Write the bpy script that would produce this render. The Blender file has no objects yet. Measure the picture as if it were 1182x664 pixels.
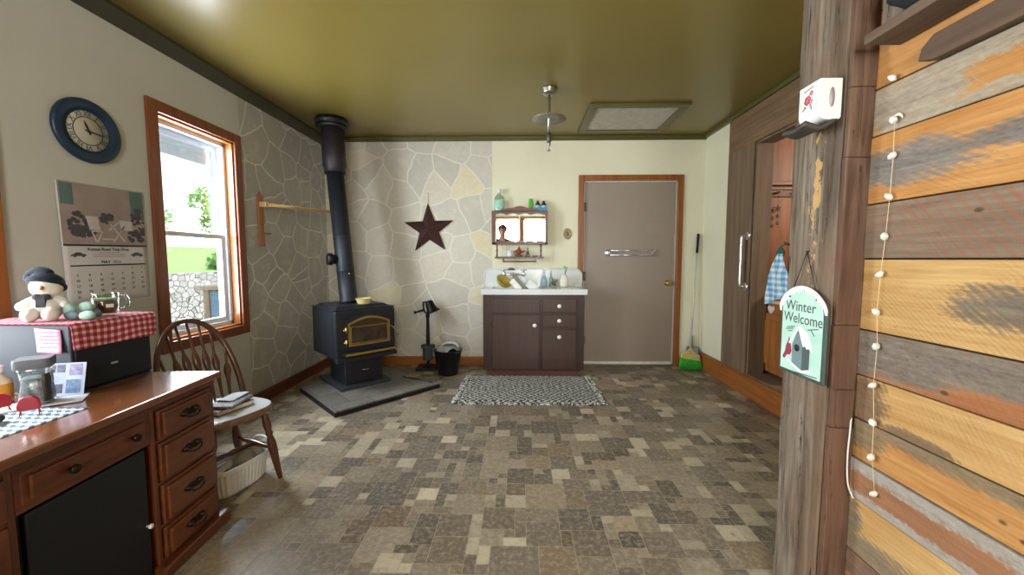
import bpy, bmesh, math, random
from math import sin, cos, pi, radians as R
from mathutils import Vector, Matrix, noise as mnoise
random.seed(7)
S = bpy.context.scene
C = S.collection

# ------------------------------------------------------------------ camera, light, exposure
cd = bpy.data.cameras.new('camera')
cam = bpy.data.objects.new('camera', cd)
C.objects.link(cam)
cd.sensor_width = 36.0
cd.lens = 444.0 / 1182.0 * 36.0
cd.clip_start = 0.02
cam.location = (0, 0, 1.22)
cam.rotation_euler = (R(90 - 4.2), 0, R(1.3))
S.camera = cam

S.view_settings.view_transform = 'Standard'
S.view_settings.look = 'None'
S.view_settings.gamma = 1.0
S.view_settings.use_curve_mapping = False
S.view_settings.exposure = 1.2

W = bpy.data.worlds.new('sky')
S.world = W
W.use_nodes = True
wn = W.node_tree
bg = wn.nodes['Background']
tc = wn.nodes.new('ShaderNodeTexCoord')
sx = wn.nodes.new('ShaderNodeSeparateXYZ')
rp = wn.nodes.new('ShaderNodeValToRGB')
wn.links.new(tc.outputs['Generated'], sx.inputs[0])
wn.links.new(sx.outputs['Z'], rp.inputs[0])
wn.links.new(rp.outputs[0], bg.inputs[0])
rp.color_ramp.elements[0].color = (0.95, 0.98, 1.0, 1)
rp.color_ramp.elements[1].color = (0.55, 0.75, 1.0, 1)
bg.inputs[1].default_value = 1.25


def light(kind, name, loc, target, energy, color, **kw):
    ld = bpy.data.lights.new(name, kind)
    ld.energy = energy
    ld.color = color
    for k, v in kw.items():
        setattr(ld, k, v)
    o = bpy.data.objects.new(name, ld)
    C.objects.link(o)
    o.location = loc
    o.rotation_euler = (Vector(target) - Vector(loc)).to_track_quat('-Z', 'Y').to_euler()
    return o


light('SUN', 'sun', (10, 7, 12), (0, 3.2, 0), 1.8, (1.0, 0.96, 0.88), angle=R(1.0))
# next three lamps: daylight entering through the real window openings
light('AREA', 'daylight_rear_windows', (0.03, -2.02, 1.62), (0.03, 3.0, 1.35), 84, (1.0, 0.985, 0.94),
      shape='RECTANGLE', size=1.35, size_y=1.45)
light('AREA', 'daylight_side_window', (-2.42, 1.02, 1.4), (1.0, 1.1, 1.1), 44, (0.93, 0.97, 1.0),
      shape='RECTANGLE', size=0.95, size_y=1.45)
light('AREA', 'daylight_stove_window', (-2.36, 2.64, 1.4), (1.0, 2.7, 0.9), 40, (0.84, 0.92, 1.0),
      shape='RECTANGLE', size=0.6, size_y=1.35)
light('AREA', 'fill_far_room', (3.5, 2.6, 2.2), (2.3, 3.0, 0.8), 14, (1.0, 0.93, 0.82),  # fill lamp added inside the windowless far room to brighten its panelling
      shape='RECTANGLE', size=0.6, size_y=0.6)


# ------------------------------------------------------------------ materials
def lin(h):
    if isinstance(h, (tuple, list)):
        return tuple(h[:3]) + (1,)
    h = h.lstrip('#')
    v = [int(h[i:i + 2], 16) / 255 for i in (0, 2, 4)]
    return tuple(c / 12.92 if c <= .04045 else ((c + .055) / 1.055) ** 2.4 for c in v) + (1,)


class G:
    """tiny node-graph helper for one material"""

    def __init__(s, name):
        s.m = bpy.data.materials.new(name)
        s.m.use_nodes = True
        s.t = s.m.node_tree
        s.b = s.t.nodes['Principled BSDF']
        s.out = s.t.nodes['Material Output']
        s._co = None

    def n(s, typ, **kw):
        x = s.t.nodes.new(typ)
        for k, v in kw.items():
            setattr(x, k, v)
        return x

    def l(s, a, b):
        s.t.links.new(a, b)

    def put(s, sock, v):
        if isinstance(v, bpy.types.NodeSocket):
            s.l(v, sock)
        elif isinstance(v, str):
            sock.default_value = lin(v)
        else:
            sock.default_value = v

    def co(s):
        if s._co is None:
            s._co = s.n('ShaderNodeTexCoord').outputs['Object']
        return s._co

    def map(s, scale=(1, 1, 1), loc=(0, 0, 0), rot=(0, 0, 0), src=None):
        x = s.n('ShaderNodeMapping')
        s.l(src or s.co(), x.inputs[0])
        x.inputs['Location'].default_value = loc
        x.inputs['Rotation'].default_value = rot
        x.inputs['Scale'].default_value = scale
        return x.outputs[0]

    def noise(s, scale=5, detail=4, rough=.55, vec=None, dist=0):
        x = s.n('ShaderNodeTexNoise')
        s.l(vec or s.co(), x.inputs['Vector'])
        x.inputs['Scale'].default_value = scale
        x.inputs['Detail'].default_value = detail
        x.inputs['Roughness'].default_value = rough
        x.inputs['Distortion'].default_value = dist
        return x.outputs['Fac']

    def wave(s, scale=5, dist=2, vec=None, detail=2, axis='X', dscale=1):
        x = s.n('ShaderNodeTexWave')
        x.bands_direction = axis
        s.l(vec or s.co(), x.inputs['Vector'])
        x.inputs['Scale'].default_value = scale
        x.inputs['Distortion'].default_value = dist
        x.inputs['Detail'].default_value = detail
        x.inputs['Detail Scale'].default_value = dscale
        return x.outputs['Fac']

    def ramp(s, fac, stops, interp='LINEAR'):
        x = s.n('ShaderNodeValToRGB')
        s.put(x.inputs[0], fac)
        cr = x.color_ramp
        cr.interpolation = interp
        while len(cr.elements) < len(stops):
            cr.elements.new(.5)
        for e, (p, c) in zip(cr.elements, stops):
            e.position = p
            e.color = lin(c) if not isinstance(c, (int, float)) else (c, c, c, 1)
        return x.outputs[0]

    def mix(s, fac, a, b, mode='MIX'):
        x = s.n('ShaderNodeMix', data_type='RGBA', blend_type=mode)
        s.put(x.inputs[0], fac)
        s.put(x.inputs[6], a)
        s.put(x.inputs[7], b)
        return x.outputs[2]

    def math(s, op, a, b=0.0, c=None, clamp=False):
        x = s.n('ShaderNodeMath', operation=op, use_clamp=clamp)
        s.put(x.inputs[0], a)
        s.put(x.inputs[1], b)
        if c is not None:
            s.put(x.inputs[2], c)
        return x.outputs[0]

    def xyz(s, vec=None):
        x = s.n('ShaderNodeSeparateXYZ')
        s.l(vec or s.co(), x.inputs[0])
        return x.outputs

    def bump(s, h, strength=.2, dist=.01):
        x = s.n('ShaderNodeBump')
        x.inputs['Strength'].default_value = strength
        x.inputs['Distance'].default_value = dist
        s.put(x.inputs['Height'], h)
        s.l(x.outputs[0], s.b.inputs['Normal'])

    def fin(s, col, rough=.5, metal=0, spec=None, trans=None, coat=None):
        s.put(s.b.inputs['Base Color'], col)
        s.put(s.b.inputs['Roughness'], rough)
        s.b.inputs['Metallic'].default_value = metal
        if spec is not None:
            s.b.inputs['Specular IOR Level'].default_value = spec
        if trans is not None:
            s.b.inputs['Transmission Weight'].default_value = trans
        if coat is not None:
            s.b.inputs['Coat Weight'].default_value = coat
            s.b.inputs['Coat Roughness'].default_value = .12
        return s.m


_cache = {}


def plain(color, rough=.5, metal=0, var=.12, spec=None, trans=None, scale=14, bump=0, coat=None):
    """single-colour surface with a faint procedural unevenness"""
    k = (color, rough, metal, var, spec, trans, scale, bump, coat)
    if k in _cache:
        return _cache[k]
    g = G('mat_' + color.strip('#'))
    nz = g.noise(scale, 3)
    c = lin(color)
    lo = tuple(max(0, x * (1 - var)) for x in c[:3])
    hi = tuple(min(1, x * (1 + var)) for x in c[:3])
    col = g.ramp(nz, [(.3, lo), (.7, hi)])
    if bump:
        g.bump(g.noise(scale * 6, 2), bump, .004)
    _cache[k] = g.fin(col, rough, metal, spec, trans, coat)
    return _cache[k]


def wood(name, dark, light_, grain='Z', scale=1.0, rough=.4, coat=0.0, bump=.08):
    """grain = axis along which the fibres run (object space)"""
    k = ('wood', dark, light_, grain, scale, rough, coat, bump)
    if k in _cache:
        return _cache[k]
    g = G(name)
    sc = {'X': (1.2, 14, 14), 'Y': (14, 1.2, 14), 'Z': (14, 14, 1.2)}[grain]
    v = g.map(tuple(a * scale for a in sc))
    n1 = g.noise(1.4, 6, .6, v, .6)
    sc2 = {'X': (.8, 60, 60), 'Y': (60, .8, 60), 'Z': (60, 60, .8)}[grain]
    n2 = g.noise(1.0, 2, .5, g.map(tuple(a * scale for a in sc2)))
    f = g.math('MULTIPLY_ADD', n2, .35, g.math('MULTIPLY', n1, .75))
    col = g.ramp(f, [(.32, dark), (.68, light_)])
    g.bump(f, bump, .004)
    _cache[k] = g.fin(col, rough, coat=coat if coat else None)
    return _cache[k]


# ------------------------------------------------------------------ mesh helpers
def NB():
    return bmesh.new()


def box(bm, x0, x1, y0, y1, z0, z1, mi=0, M=None):
    vs = [bm.verts.new((x, y, z)) for x in (x0, x1) for y in (y0, y1) for z in (z0, z1)]
    fs = [(0, 1, 3, 2), (4, 6, 7, 5), (0, 4, 5, 1), (2, 3, 7, 6), (0, 2, 6, 4), (1, 5, 7, 3)]
    out = []
    for f in fs:
        q = bm.faces.new([vs[i] for i in f])
        q.material_index = mi
        out.append(q)
    if M is not None:
        bmesh.ops.transform(bm, matrix=M, verts=vs)
    return out


def axis_m(p0, p1):
    p0 = Vector(p0)
    d = Vector(p1) - p0
    return Matrix.Translation(p0) @ d.to_track_quat('Z', 'Y').to_matrix().to_4x4(), d.length


def lathe(bm, prof, M=None, seg=24, mi=0, smooth=True, cap=True):
    """prof = [(r, z)...] revolved about Z"""
    M = M or Matrix()
    rings = []
    for r, z in prof:
        if r < 1e-5:
            rings.append([bm.verts.new(M @ Vector((0, 0, z)))])
        else:
            rings.append([bm.verts.new(M @ Vector((r * cos(2 * pi * k / seg), r * sin(2 * pi * k / seg), z))) for k in range(seg)])
    for a, b in zip(rings[:-1], rings[1:]):
        for k in range(seg):
            k2 = (k + 1) % seg
            if len(a) == 1 and len(b) == 1:
                continue
            if len(a) == 1:
                vs = (a[0], b[k2], b[k])
            elif len(b) == 1:
                vs = (a[k], a[k2], b[0])
            else:
                vs = (a[k], a[k2], b[k2], b[k])
            f = bm.faces.new(vs)
            f.material_index = mi
            f.smooth = smooth
    for ring, flip in ((rings[0], True), (rings[-1], False)):
        if cap and prof[0] != prof[-1] and len(ring) > 1:
            f = bm.faces.new(list(reversed(ring)) if flip else ring)
            f.material_index = mi


def cyl(bm, p0, p1, r0, r1=None, seg=16, mi=0):
    M, L = axis_m(p0, p1)
    lathe(bm, [(r0, 0), (r0 if r1 is None else r1, L)], M, seg, mi)


def turned(bm, p0, p1, prof, seg=14, mi=0):
    """prof in (r, t) with t 0..1 along p0->p1"""
    M, L = axis_m(p0, p1)
    lathe(bm, [(r, t * L) for r, t in prof], M, seg, mi)


def smooth_pts(pts, n=6):
    P = [Vector(p) for p in pts]
    out = []
    for i in range(len(P) - 1):
        p0, p1, p2, p3 = P[max(i - 1, 0)], P[i], P[i + 1], P[min(i + 2, len(P) - 1)]
        for k in range(n):
            t = k / n
            out.append(.5 * ((2 * p1) + (p2 - p0) * t + (2 * p0 - 5 * p1 + 4 * p2 - p3) * t * t + (3 * p1 - p0 - 3 * p2 + p3) * t ** 3))
    out.append(P[-1])
    return out


def tube(bm, pts, r, seg=10, mi=0, closed=False, flat=1.0):
    P = [Vector(p) for p in pts]
    n = len(P)
    rad = r if isinstance(r, (list, tuple)) else [r] * n
    rings = []
    T0 = (P[1] - P[0]).normalized()
    N = T0.orthogonal().normalized()
    for i in range(n):
        if closed:
            T = (P[(i + 1) % n] - P[i - 1]).normalized()
        else:
            T = (P[min(i + 1, n - 1)] - P[max(i - 1, 0)]).normalized()
        N = (N - T * N.dot(T))
        N = N.normalized() if N.length > 1e-6 else T.orthogonal().normalized()
        B = T.cross(N)
        rings.append([bm.verts.new(P[i] + (N * cos(2 * pi * k / seg) + B * sin(2 * pi * k / seg) * flat) * rad[i]) for k in range(seg)])
    m = n if closed else n - 1
    for i in range(m):
        a, b = rings[i], rings[(i + 1) % n]
        for k in range(seg):
            f = bm.faces.new((a[k], a[(k + 1) % seg], b[(k + 1) % seg], b[k]))
            f.smooth = True
            f.material_index = mi
    if not closed:
        bm.faces.new(list(reversed(rings[0]))).material_index = mi
        bm.faces.new(rings[-1]).material_index = mi


def prism(bm, pts, depth, M=None, mi=0, mi_front=None):
    """pts 2-D outline (ccw seen from +z); extruded from z=0 to z=depth; M places it"""
    M = M or Matrix()
    a = [bm.verts.new(M @ Vector((x, y, 0))) for x, y in pts]
    b = [bm.verts.new(M @ Vector((x, y, depth))) for x, y in pts]
    n = len(pts)
    f = bm.faces.new(list(reversed(a)))
    f.material_index = mi
    f = bm.faces.new(b)
    f.material_index = mi if mi_front is None else mi_front
    for i in range(n):
        q = bm.faces.new((a[i], a[(i + 1) % n], b[(i + 1) % n], b[i]))
        q.material_index = mi


def ball(bm, c, r, sub=2, sc=(1, 1, 1), mi=0, rot=None):
    res = bmesh.ops.create_icosphere(bm, subdivisions=sub, radius=1.0)
    M = Matrix.Translation(Vector(c)) @ (rot or Matrix()) @ Matrix.Diagonal((r * sc[0], r * sc[1], r * sc[2], 1))
    bmesh.ops.transform(bm, matrix=M, verts=res['verts'])
    for v in res['verts']:
        for f in v.link_faces:
            f.smooth = True
            f.material_index = mi


def sheet(bm, fn, nu, nv, thick=0, mi=0, smooth=True):
    g = [[bm.verts.new(fn(i / nu, j / nv)) for j in range(nv + 1)] for i in range(nu + 1)]
    fs = []
    for i in range(nu):
        for j in range(nv):
            f = bm.faces.new((g[i][j], g[i + 1][j], g[i + 1][j + 1], g[i][j + 1]))
            f.smooth = smooth
            f.material_index = mi
            fs.append(f)
    return g


FC = Matrix(((1, 0, 0, 0), (0, 0, -1, 0), (0, 1, 0, 0), (0, 0, 0, 1)))       # plane facing -Y: x->X, y->Z
FL = Matrix(((0, 0, 1, 0), (1, 0, 0, 0), (0, 1, 0, 0), (0, 0, 0, 1)))        # on the left wall, facing +X: x->Y
FR = Matrix(((0, 0, -1, 0), (-1, 0, 0, 0), (0, 1, 0, 0), (0, 0, 0, 1)))      # facing -X: x->-Y


def at(F, x, y, z):
    return Matrix.Translation((x, y, z)) @ F


def text(bm, s, size, M, mi=0, extrude=.0004, align='CENTER', shear=0):
    cu = bpy.data.curves.new('t', 'FONT')
    cu.body = s
    cu.size = size
    cu.extrude = extrude
    cu.align_x = align
    cu.shear = shear
    cu.resolution_u = 3
    ob = bpy.data.objects.new('t', cu)
    C.objects.link(ob)
    bpy.context.view_layer.update()
    dg = bpy.context.evaluated_depsgraph_get()
    me = bpy.data.meshes.new_from_object(ob.evaluated_get(dg))
    me.transform(M)
    n0 = len(bm.faces)
    bm.from_mesh(me)
    bm.faces.ensure_lookup_table()
    for f in bm.faces[n0:]:
        f.material_index = mi
    bpy.data.objects.remove(ob)
    bpy.data.meshes.remove(me)
    bpy.data.curves.remove(cu)


ORG = {}


def mk(name, bm, mats, parent=None, bev=0, smooth=False, org=None, seg=2, solid=0, sub=0):
    if bm is not None and not isinstance(bm, bpy.types.Mesh):
        bmesh.ops.recalc_face_normals(bm, faces=bm.faces[:])
        me = bpy.data.meshes.new(name)
        o0 = None
        if org is not None:
            o0 = Vector(org)
        elif parent is not None:
            p = parent
            o0 = ORG.get(p.name)
        if o0 is not None:
            bmesh.ops.translate(bm, vec=-o0, verts=bm.verts[:])
        bm.to_mesh(me)
        bm.free()
    else:
        me = bm
    if not isinstance(mats, (list, tuple)):
        mats = [mats]
    for m in mats:
        me.materials.append(m)
    if smooth:
        for p in me.polygons:
            p.use_smooth = True
    o = bpy.data.objects.new(name, me)
    C.objects.link(o)
    if parent is not None:
        o.parent = parent
        ORG[o.name] = ORG.get(parent.name, Vector((0, 0, 0)))
    elif org is not None:
        o.location = org
        ORG[o.name] = Vector(org)
    if solid:
        md = o.modifiers.new('thickness', 'SOLIDIFY')
        md.thickness = solid
        md.offset = 0
    if sub:
        md = o.modifiers.new('smooth', 'SUBSURF')
        md.levels = md.render_levels = sub
    if bev:
        md = o.modifiers.new('bevel', 'BEVEL')
        md.width = bev
        md.segments = seg
        md.limit_method = 'ANGLE'
        md.angle_limit = R(40)
    return o


def tag(o, label, cat, group=None):
    o['label'] = label
    o['category'] = cat
    if group:
        o['group'] = group
    return o


def thing(name, label, cat, loc, group=None, local=False):
    """Empty at the thing's base. Parts are given in world coordinates unless local."""
    o = bpy.data.objects.new(name, None)
    o.empty_display_size = .1
    C.objects.link(o)
    o.location = loc
    ORG[o.name] = Vector((0, 0, 0)) if local else Vector(loc)
    return tag(o, label, cat, group)


def struct(name, bm, mats, parent=None, **kw):
    o = mk(name, bm, mats, parent, **kw)
    if parent is None:
        o['kind'] = 'structure'
    return o


def struct_root(name, loc):
    o = bpy.data.objects.new(name, None)
    o.empty_display_size = .1
    C.objects.link(o)
    o.location = loc
    ORG[o.name] = Vector(loc)
    o['kind'] = 'structure'
    return o


def dup(root, loc, rz=0, label=None):
    r = root.copy()
    C.objects.link(r)
    r.location = loc
    r.rotation_euler = (0, 0, rz)
    if label:
        r['label'] = label
    for ch in list(root.children):
        c = ch.copy()
        C.objects.link(c)
        c.parent = r
        for g in ch.children:
            d = g.copy()
            C.objects.link(d)
            d.parent = c
    return r


# ------------------------------------------------------------------ shared finishes
M_CHROME = plain('#dcdcde', .24, .9, .03)
M_BRASS = plain('#c9a45c', .28, 1.0, .08)
M_BLACK = plain('#14161a', .45, 0, .2)
M_IRON = plain('#17181b', .55, .3, .25, bump=.05)
M_WHITE = plain('#e9e8e2', .4, 0, .04)
M_PAPER = plain('#dcdad6', .8, 0, .03)
M_INK = plain('#26282e', .7, 0, .05)
M_OAK = wood('mat_oak_trim', '#7a431d', '#a8642c', 'Z', rough=.35, coat=.3)
M_OAKX = wood('mat_oak_trim_x', '#7a431d', '#a8642c', 'X', rough=.35, coat=.3)
M_OAKY = wood('mat_oak_trim_y', '#7a431d', '#a8642c', 'Y', rough=.35, coat=.3)
M_REDY = wood('mat_dark_trim_y', '#4a2216', '#6e3822', 'Y', rough=.35, coat=.3)


def mat_glass():
    g = G('mat_window_glass')
    t = g.n('ShaderNodeBsdfTransparent')
    t.inputs[0].default_value = (.97, .985, .99, 1)
    gl = g.n('ShaderNodeBsdfGlossy')
    gl.inputs['Roughness'].default_value = .02
    mx = g.n('ShaderNodeMixShader')
    g.put(mx.inputs[0], g.math('MULTIPLY_ADD', g.noise(2, 1), .02, .045))
    g.l(t.outputs[0], mx.inputs[1])
    g.l(gl.outputs[0], mx.inputs[2])
    g.l(mx.outputs[0], g.out.inputs['Surface'])
    return g.m


M_GLASS = mat_glass()


def clear(color, rough=.03):
    """thin clear glass or plastic: tinted see-through with stronger gloss at the rim"""
    k = ('clear', color, rough)
    if k not in _cache:
        g = G('mat_clear_' + color.strip('#'))
        c = lin(color)
        t = g.n('ShaderNodeBsdfTransparent')
        g.l(g.ramp(g.noise(9, 1), [(.3, tuple(x * .95 for x in c[:3])), (.7, c)]), t.inputs[0])
        gl = g.n('ShaderNodeBsdfGlossy')
        gl.inputs['Roughness'].default_value = rough
        lw = g.n('ShaderNodeLayerWeight')
        lw.inputs['Blend'].default_value = .35
        mx = g.n('ShaderNodeMixShader')
        g.put(mx.inputs[0], g.math('MULTIPLY_ADD', lw.outputs['Facing'], .45, .05, True))
        g.l(t.outputs[0], mx.inputs[1])
        g.l(gl.outputs[0], mx.inputs[2])
        g.l(mx.outputs[0], g.out.inputs['Surface'])
        _cache[k] = g.m
    return _cache[k]


# ------------------------------------------------------------------ the setting
XL, XR, YB, ZC = -2.2, 2.02, 4.35, 2.57
YR = -1.85                     # wall behind the photographer


def mat_plaster(name, a, b, rough=.75):
    g = G(name)
    n = g.noise(2.2, 5)
    col = g.ramp(n, [(.3, a), (.7, b)])
    g.bump(g.noise(60, 3), .12, .004)
    return g.fin(col, rough)


M_CREAM = mat_plaster('mat_cream_paint', '#e0dbbd', '#e6e2c8')
M_GREYW = mat_plaster('mat_shaded_wall_paint', '#b7b8b0', '#c0c1b9')  # greyer than the cream: the left wall's shade is put into the colour


def mat_stonepaper(name, plane, stones, line, size=3.2, seed=0.0, bright='#d8d0b4', sheen=.6):
    """printed stone wallpaper: voronoi cells with mortar lines"""
    g = G(name)
    rot = {'X': (0, R(90), 0), 'Y': (R(90), 0, 0)}[plane]
    wob = g.n('ShaderNodeTexNoise')
    g.l(g.co(), wob.inputs['Vector'])
    wob.inputs['Scale'].default_value = 3.5
    wob.inputs['Detail'].default_value = 2
    add = g.n('ShaderNodeVectorMath', operation='MULTIPLY_ADD')
    g.l(wob.outputs['Color'], add.inputs[0])
    add.inputs[1].default_value = (.12, .12, .12)
    g.l(g.co(), add.inputs[2])
    v = g.map((1, 1, 1), (seed, seed * .7, seed * .3), rot, add.outputs[0])
    flat = g.n('ShaderNodeVectorMath', operation='MULTIPLY')
    g.l(v, flat.inputs[0])
    flat.inputs[1].default_value = (1, 1, 0)

    def vor(feature, sc):
        x = g.n('ShaderNodeTexVoronoi')
        x.voronoi_dimensions = '2D'
        x.feature = feature
        g.l(flat.outputs[0], x.inputs['Vector'])
        x.inputs['Scale'].default_value = sc
        x.inputs['Randomness'].default_value = .95
        return x
    e = vor('DISTANCE_TO_EDGE', size).outputs['Distance']
    c = vor('F1', size).outputs['Color']
    sp = g.n('ShaderNodeSeparateColor')
    g.l(c, sp.inputs[0])
    tone = g.ramp(sp.outputs[0], [(0, stones[0]), (.5, stones[1]), (.86, stones[2]), (.93, bright)])
    mott = g.noise(22, 5, .65)
    tone = g.mix(g.ramp(mott, [(.3, .0), (.75, .38)]), tone, stones[3])
    cut = g.ramp(g.noise(7, 3, .7, g.map((1, 1, 1), (4, 2, 1))), [(.56, 0.0), (.6, .22)])
    tone = g.mix(cut, tone, line)
    ln = g.ramp(e, [(.012, 1.0), (.034, 0.0)])
    col = g.mix(ln, tone, line)
    g.bump(g.noise(40, 3), .1, .003)
    return g.fin(col, sheen)


M_STONE_L = mat_stonepaper('mat_stone_wallpaper_shaded', 'X', ('#a3a29a', '#acaba2', '#b2b0a6', '#97968f'), '#d2d1c6', 4.2, 1.3, '#aeab9c')  # shaded copy of the stone paper, shade mixed into greyer tones
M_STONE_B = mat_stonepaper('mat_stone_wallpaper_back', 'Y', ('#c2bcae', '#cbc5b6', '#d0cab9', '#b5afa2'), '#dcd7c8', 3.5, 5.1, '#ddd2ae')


def wall_mesh(name, mats, rects, plane, a, b):
    """rects (u0,u1,z0,z1,mi) extruded between a and b along plane axis"""
    bm = NB()
    for u0, u1, z0, z1, mi in rects:
        if plane == 'X':
            box(bm, a, b, u0, u1, z0, z1, mi)
        else:
            box(bm, u0, u1, a, b, z0, z1, mi)
    return struct(name, bm, mats)


# left wall with two windows; printed stone paper beyond the far window
W1 = (2.335, 2.955, .705, 2.105)
W2 = (.50, 1.52, .705, 2.105)
z0, z1 = -.1, ZC + .1
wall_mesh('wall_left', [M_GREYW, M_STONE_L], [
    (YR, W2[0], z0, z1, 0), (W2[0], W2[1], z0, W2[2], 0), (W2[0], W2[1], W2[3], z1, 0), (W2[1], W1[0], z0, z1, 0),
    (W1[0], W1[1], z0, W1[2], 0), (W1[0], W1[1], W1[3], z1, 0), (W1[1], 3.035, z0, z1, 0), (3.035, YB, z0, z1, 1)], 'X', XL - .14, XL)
# back wall: stone paper on the left, cream paint on the right, door opening
DX0, DX1, DZ = .70, 1.73, 2.085
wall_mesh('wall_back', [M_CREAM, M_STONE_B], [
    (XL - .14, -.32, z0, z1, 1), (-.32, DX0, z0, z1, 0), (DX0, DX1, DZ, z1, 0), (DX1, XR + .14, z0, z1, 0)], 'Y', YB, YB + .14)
# right wall: opening to the panelled room with a raised floor
OY0, OY1, OZ = 2.93, 3.42, 2.22
STEP = .205
wall_mesh('wall_right', [M_CREAM], [
    (1.55, OY0, z0, z1, 0), (OY0, OY1, OZ, z1, 0), (OY1, YB, z0, z1, 0), (OY0, OY1, z0, STEP - .03, 0)], 'X', XR, XR + .14)
# wall behind the camera with a pair of windows
W3 = (-.66, -.02, .85, 2.3)
W4 = (.06, .70, .85, 2.3)
wall_mesh('wall_rear', [M_CREAM], [
    (XL - .14, W3[0], z0, z1, 0), (W3[0], W3[1], z0, W3[2], 0), (W3[0], W3[1], W3[3], z1, 0), (W3[1], W4[0], z0, z1, 0),
    (W4[0], W4[1], z0, W4[2], 0), (W4[0], W4[1], W4[3], z1, 0), (W4[1], 1.3, z0, z1, 0)], 'Y', YR - .12, YR)
# end of the plank partition behind the post
bm = NB()
box(bm, 1.16, XR + .14, 1.41, 1.55, z0, z1)
struct('wall_partition', bm, M_CREAM)

g = G('mat_olive_ceiling')
col = g.ramp(g.noise(1.3, 4), [(.3, '#76672f'), (.7, '#7d6d34')])
M_CEIL = g.fin(col, .3, spec=.55)
M_OLIVE = plain('#56512a', .35, 0, .1)
bm = NB()
box(bm, XL - .14, XR + .14, YR - .12, YB + .14, ZC, ZC + .1)
struct('ceiling', bm, M_CEIL)

# vinyl floor printed with a random mosaic of stone tiles (one mesh, a face per tile)
def build_floor():
    u = .0508
    nx, ny = int(4.3 / u) + 2, int((YB - YR) / u) + 2
    used = [[False] * ny for _ in range(nx)]
    rnd = random.Random(11)
    bm = NB()
    lay = bm.loops.layers.float_color.new('tile')
    x0 = XL - .06
    y0 = YR - .05
    shapes = [(4, 4)] * 3 + [(3, 3)] * 4 + [(2, 2)] * 6 + [(4, 2), (2, 3), (3, 2), (4, 3)] * 1 + [(2, 1), (1, 2)] * 2 + [(1, 1)] * 3
    for j in range(ny):
        for i in range(nx):
            if used[i][j]:
                continue
            rnd.shuffle(shapes)
            for (w, h) in shapes + [(1, 1)]:
                if i + w <= nx and j + h <= ny and all(not used[i + a][j + b] for a in range(w) for b in range(h)):
                    break
            for a in range(w):
                for b in range(h):
                    used[i + a][j + b] = True
            gp = .0017
            X0, X1, Y0, Y1 = x0 + i * u + gp, x0 + (i + w) * u - gp, y0 + j * u + gp, y0 + (j + h) * u - gp
            f = bm.faces.new([bm.verts.new((x, y, 0)) for x, y in ((X0, Y0), (X1, Y0), (X1, Y1), (X0, Y1))])
            t = rnd.random()
            if w * h >= 9:
                t = .15 + .55 * t
            k = (t, rnd.random(), rnd.random(), 1)
            for lp in f.loops:
                lp[lay] = k
    f = bm.faces.new([bm.verts.new((x, y, -.0008)) for x, y in ((x0, y0), (XR + .1, y0), (XR + .1, YB + .1), (x0, YB + .1))])
    for lp in f.loops:
        lp[lay] = (.8, .35, .5, 1)
    g = G('mat_mosaic_vinyl')
    at_ = g.n('ShaderNodeAttribute')
    at_.attribute_name = 'tile'
    sp = g.n('ShaderNodeSeparateColor')
    g.l(at_.outputs['Color'], sp.inputs[0])
    base = g.ramp(sp.outputs[0], [(0, '#39322b'), (.22, '#50463c'), (.5, '#7a6c5a'), (.78, '#9e907a'), (1, '#cdc0a6')])
    warm = g.ramp(sp.outputs[1], [(.0, '#7d756c'), (.5, '#837a6e'), (.85, '#8d7a62'), (1, '#94714c')])
    base = g.mix(.25, base, warm)
    n = g.noise(42, 8, .75)
    base = g.mix(g.ramp(n, [(.46, 0.0), (.66, .5)]), base, '#bdb096')
    n2 = g.noise(30, 7, .72, g.map((1, 1, 1), (3, 7, 0)))
    base = g.mix(g.ramp(n2, [(.5, 0.0), (.7, .42)]), base, '#4c4136')
    g.bump(g.math('ADD', n, n2), .12, .003)
    rough = g.ramp(g.noise(9, 4), [(.3, .32), (.7, .48)])
    return struct('floor', bm, g.fin(base, rough, spec=.5))


build_floor()

# crown and corner trims
bm = NB()
prism(bm, [(0, 0), (.05, .07), (.05, .09), (0, .09)], YB - YR, at(Matrix(((1, 0, 0, 0), (0, 0, 1, 0), (0, 1, 0, 0), (0, 0, 0, 1))), XL, YR, ZC - .09))
struct('trim_1', bm, plain('#3d3a26', .4, 0, .1))
bm = NB()
box(bm, XL + .05, XR, YB - .035, YB, ZC - .035, ZC)
box(bm, XL + .05, XR, YB - .02, YB, ZC - .05, ZC - .03)
struct('trim_2', bm, M_OLIVE, bev=.006)
bm = NB()
box(bm, XR - .035, XR, 1.56, YB - .035, ZC - .04, ZC)
struct('trim_3', bm, M_OLIVE, bev=.006)

# baseboards
bm = NB()
box(bm, XL, XL + .018, 1.8, YB, 0, .105)
struct('baseboard_left', bm, M_REDY, bev=.006)
bm = NB()
box(bm, XL + .018, -.40, YB - .018, YB, 0, .105)
struct('baseboard_back', bm, M_OAKX, bev=.006)
bm = NB()
box(bm, XR - .02, XR, 1.56, YB - .001, 0, STEP - .012)
box(bm, XR - .026, XR, 1.56, YB - .001, STEP - .03, STEP - .012)
struct('baseboard_right', bm, M_OAKY, bev=.005)
bm = NB()
box(bm, 1.805, XR - .02, YB - .018, YB, 0, .105)
struct('baseboard_corner', bm, M_OAKX, bev=.006)


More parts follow.
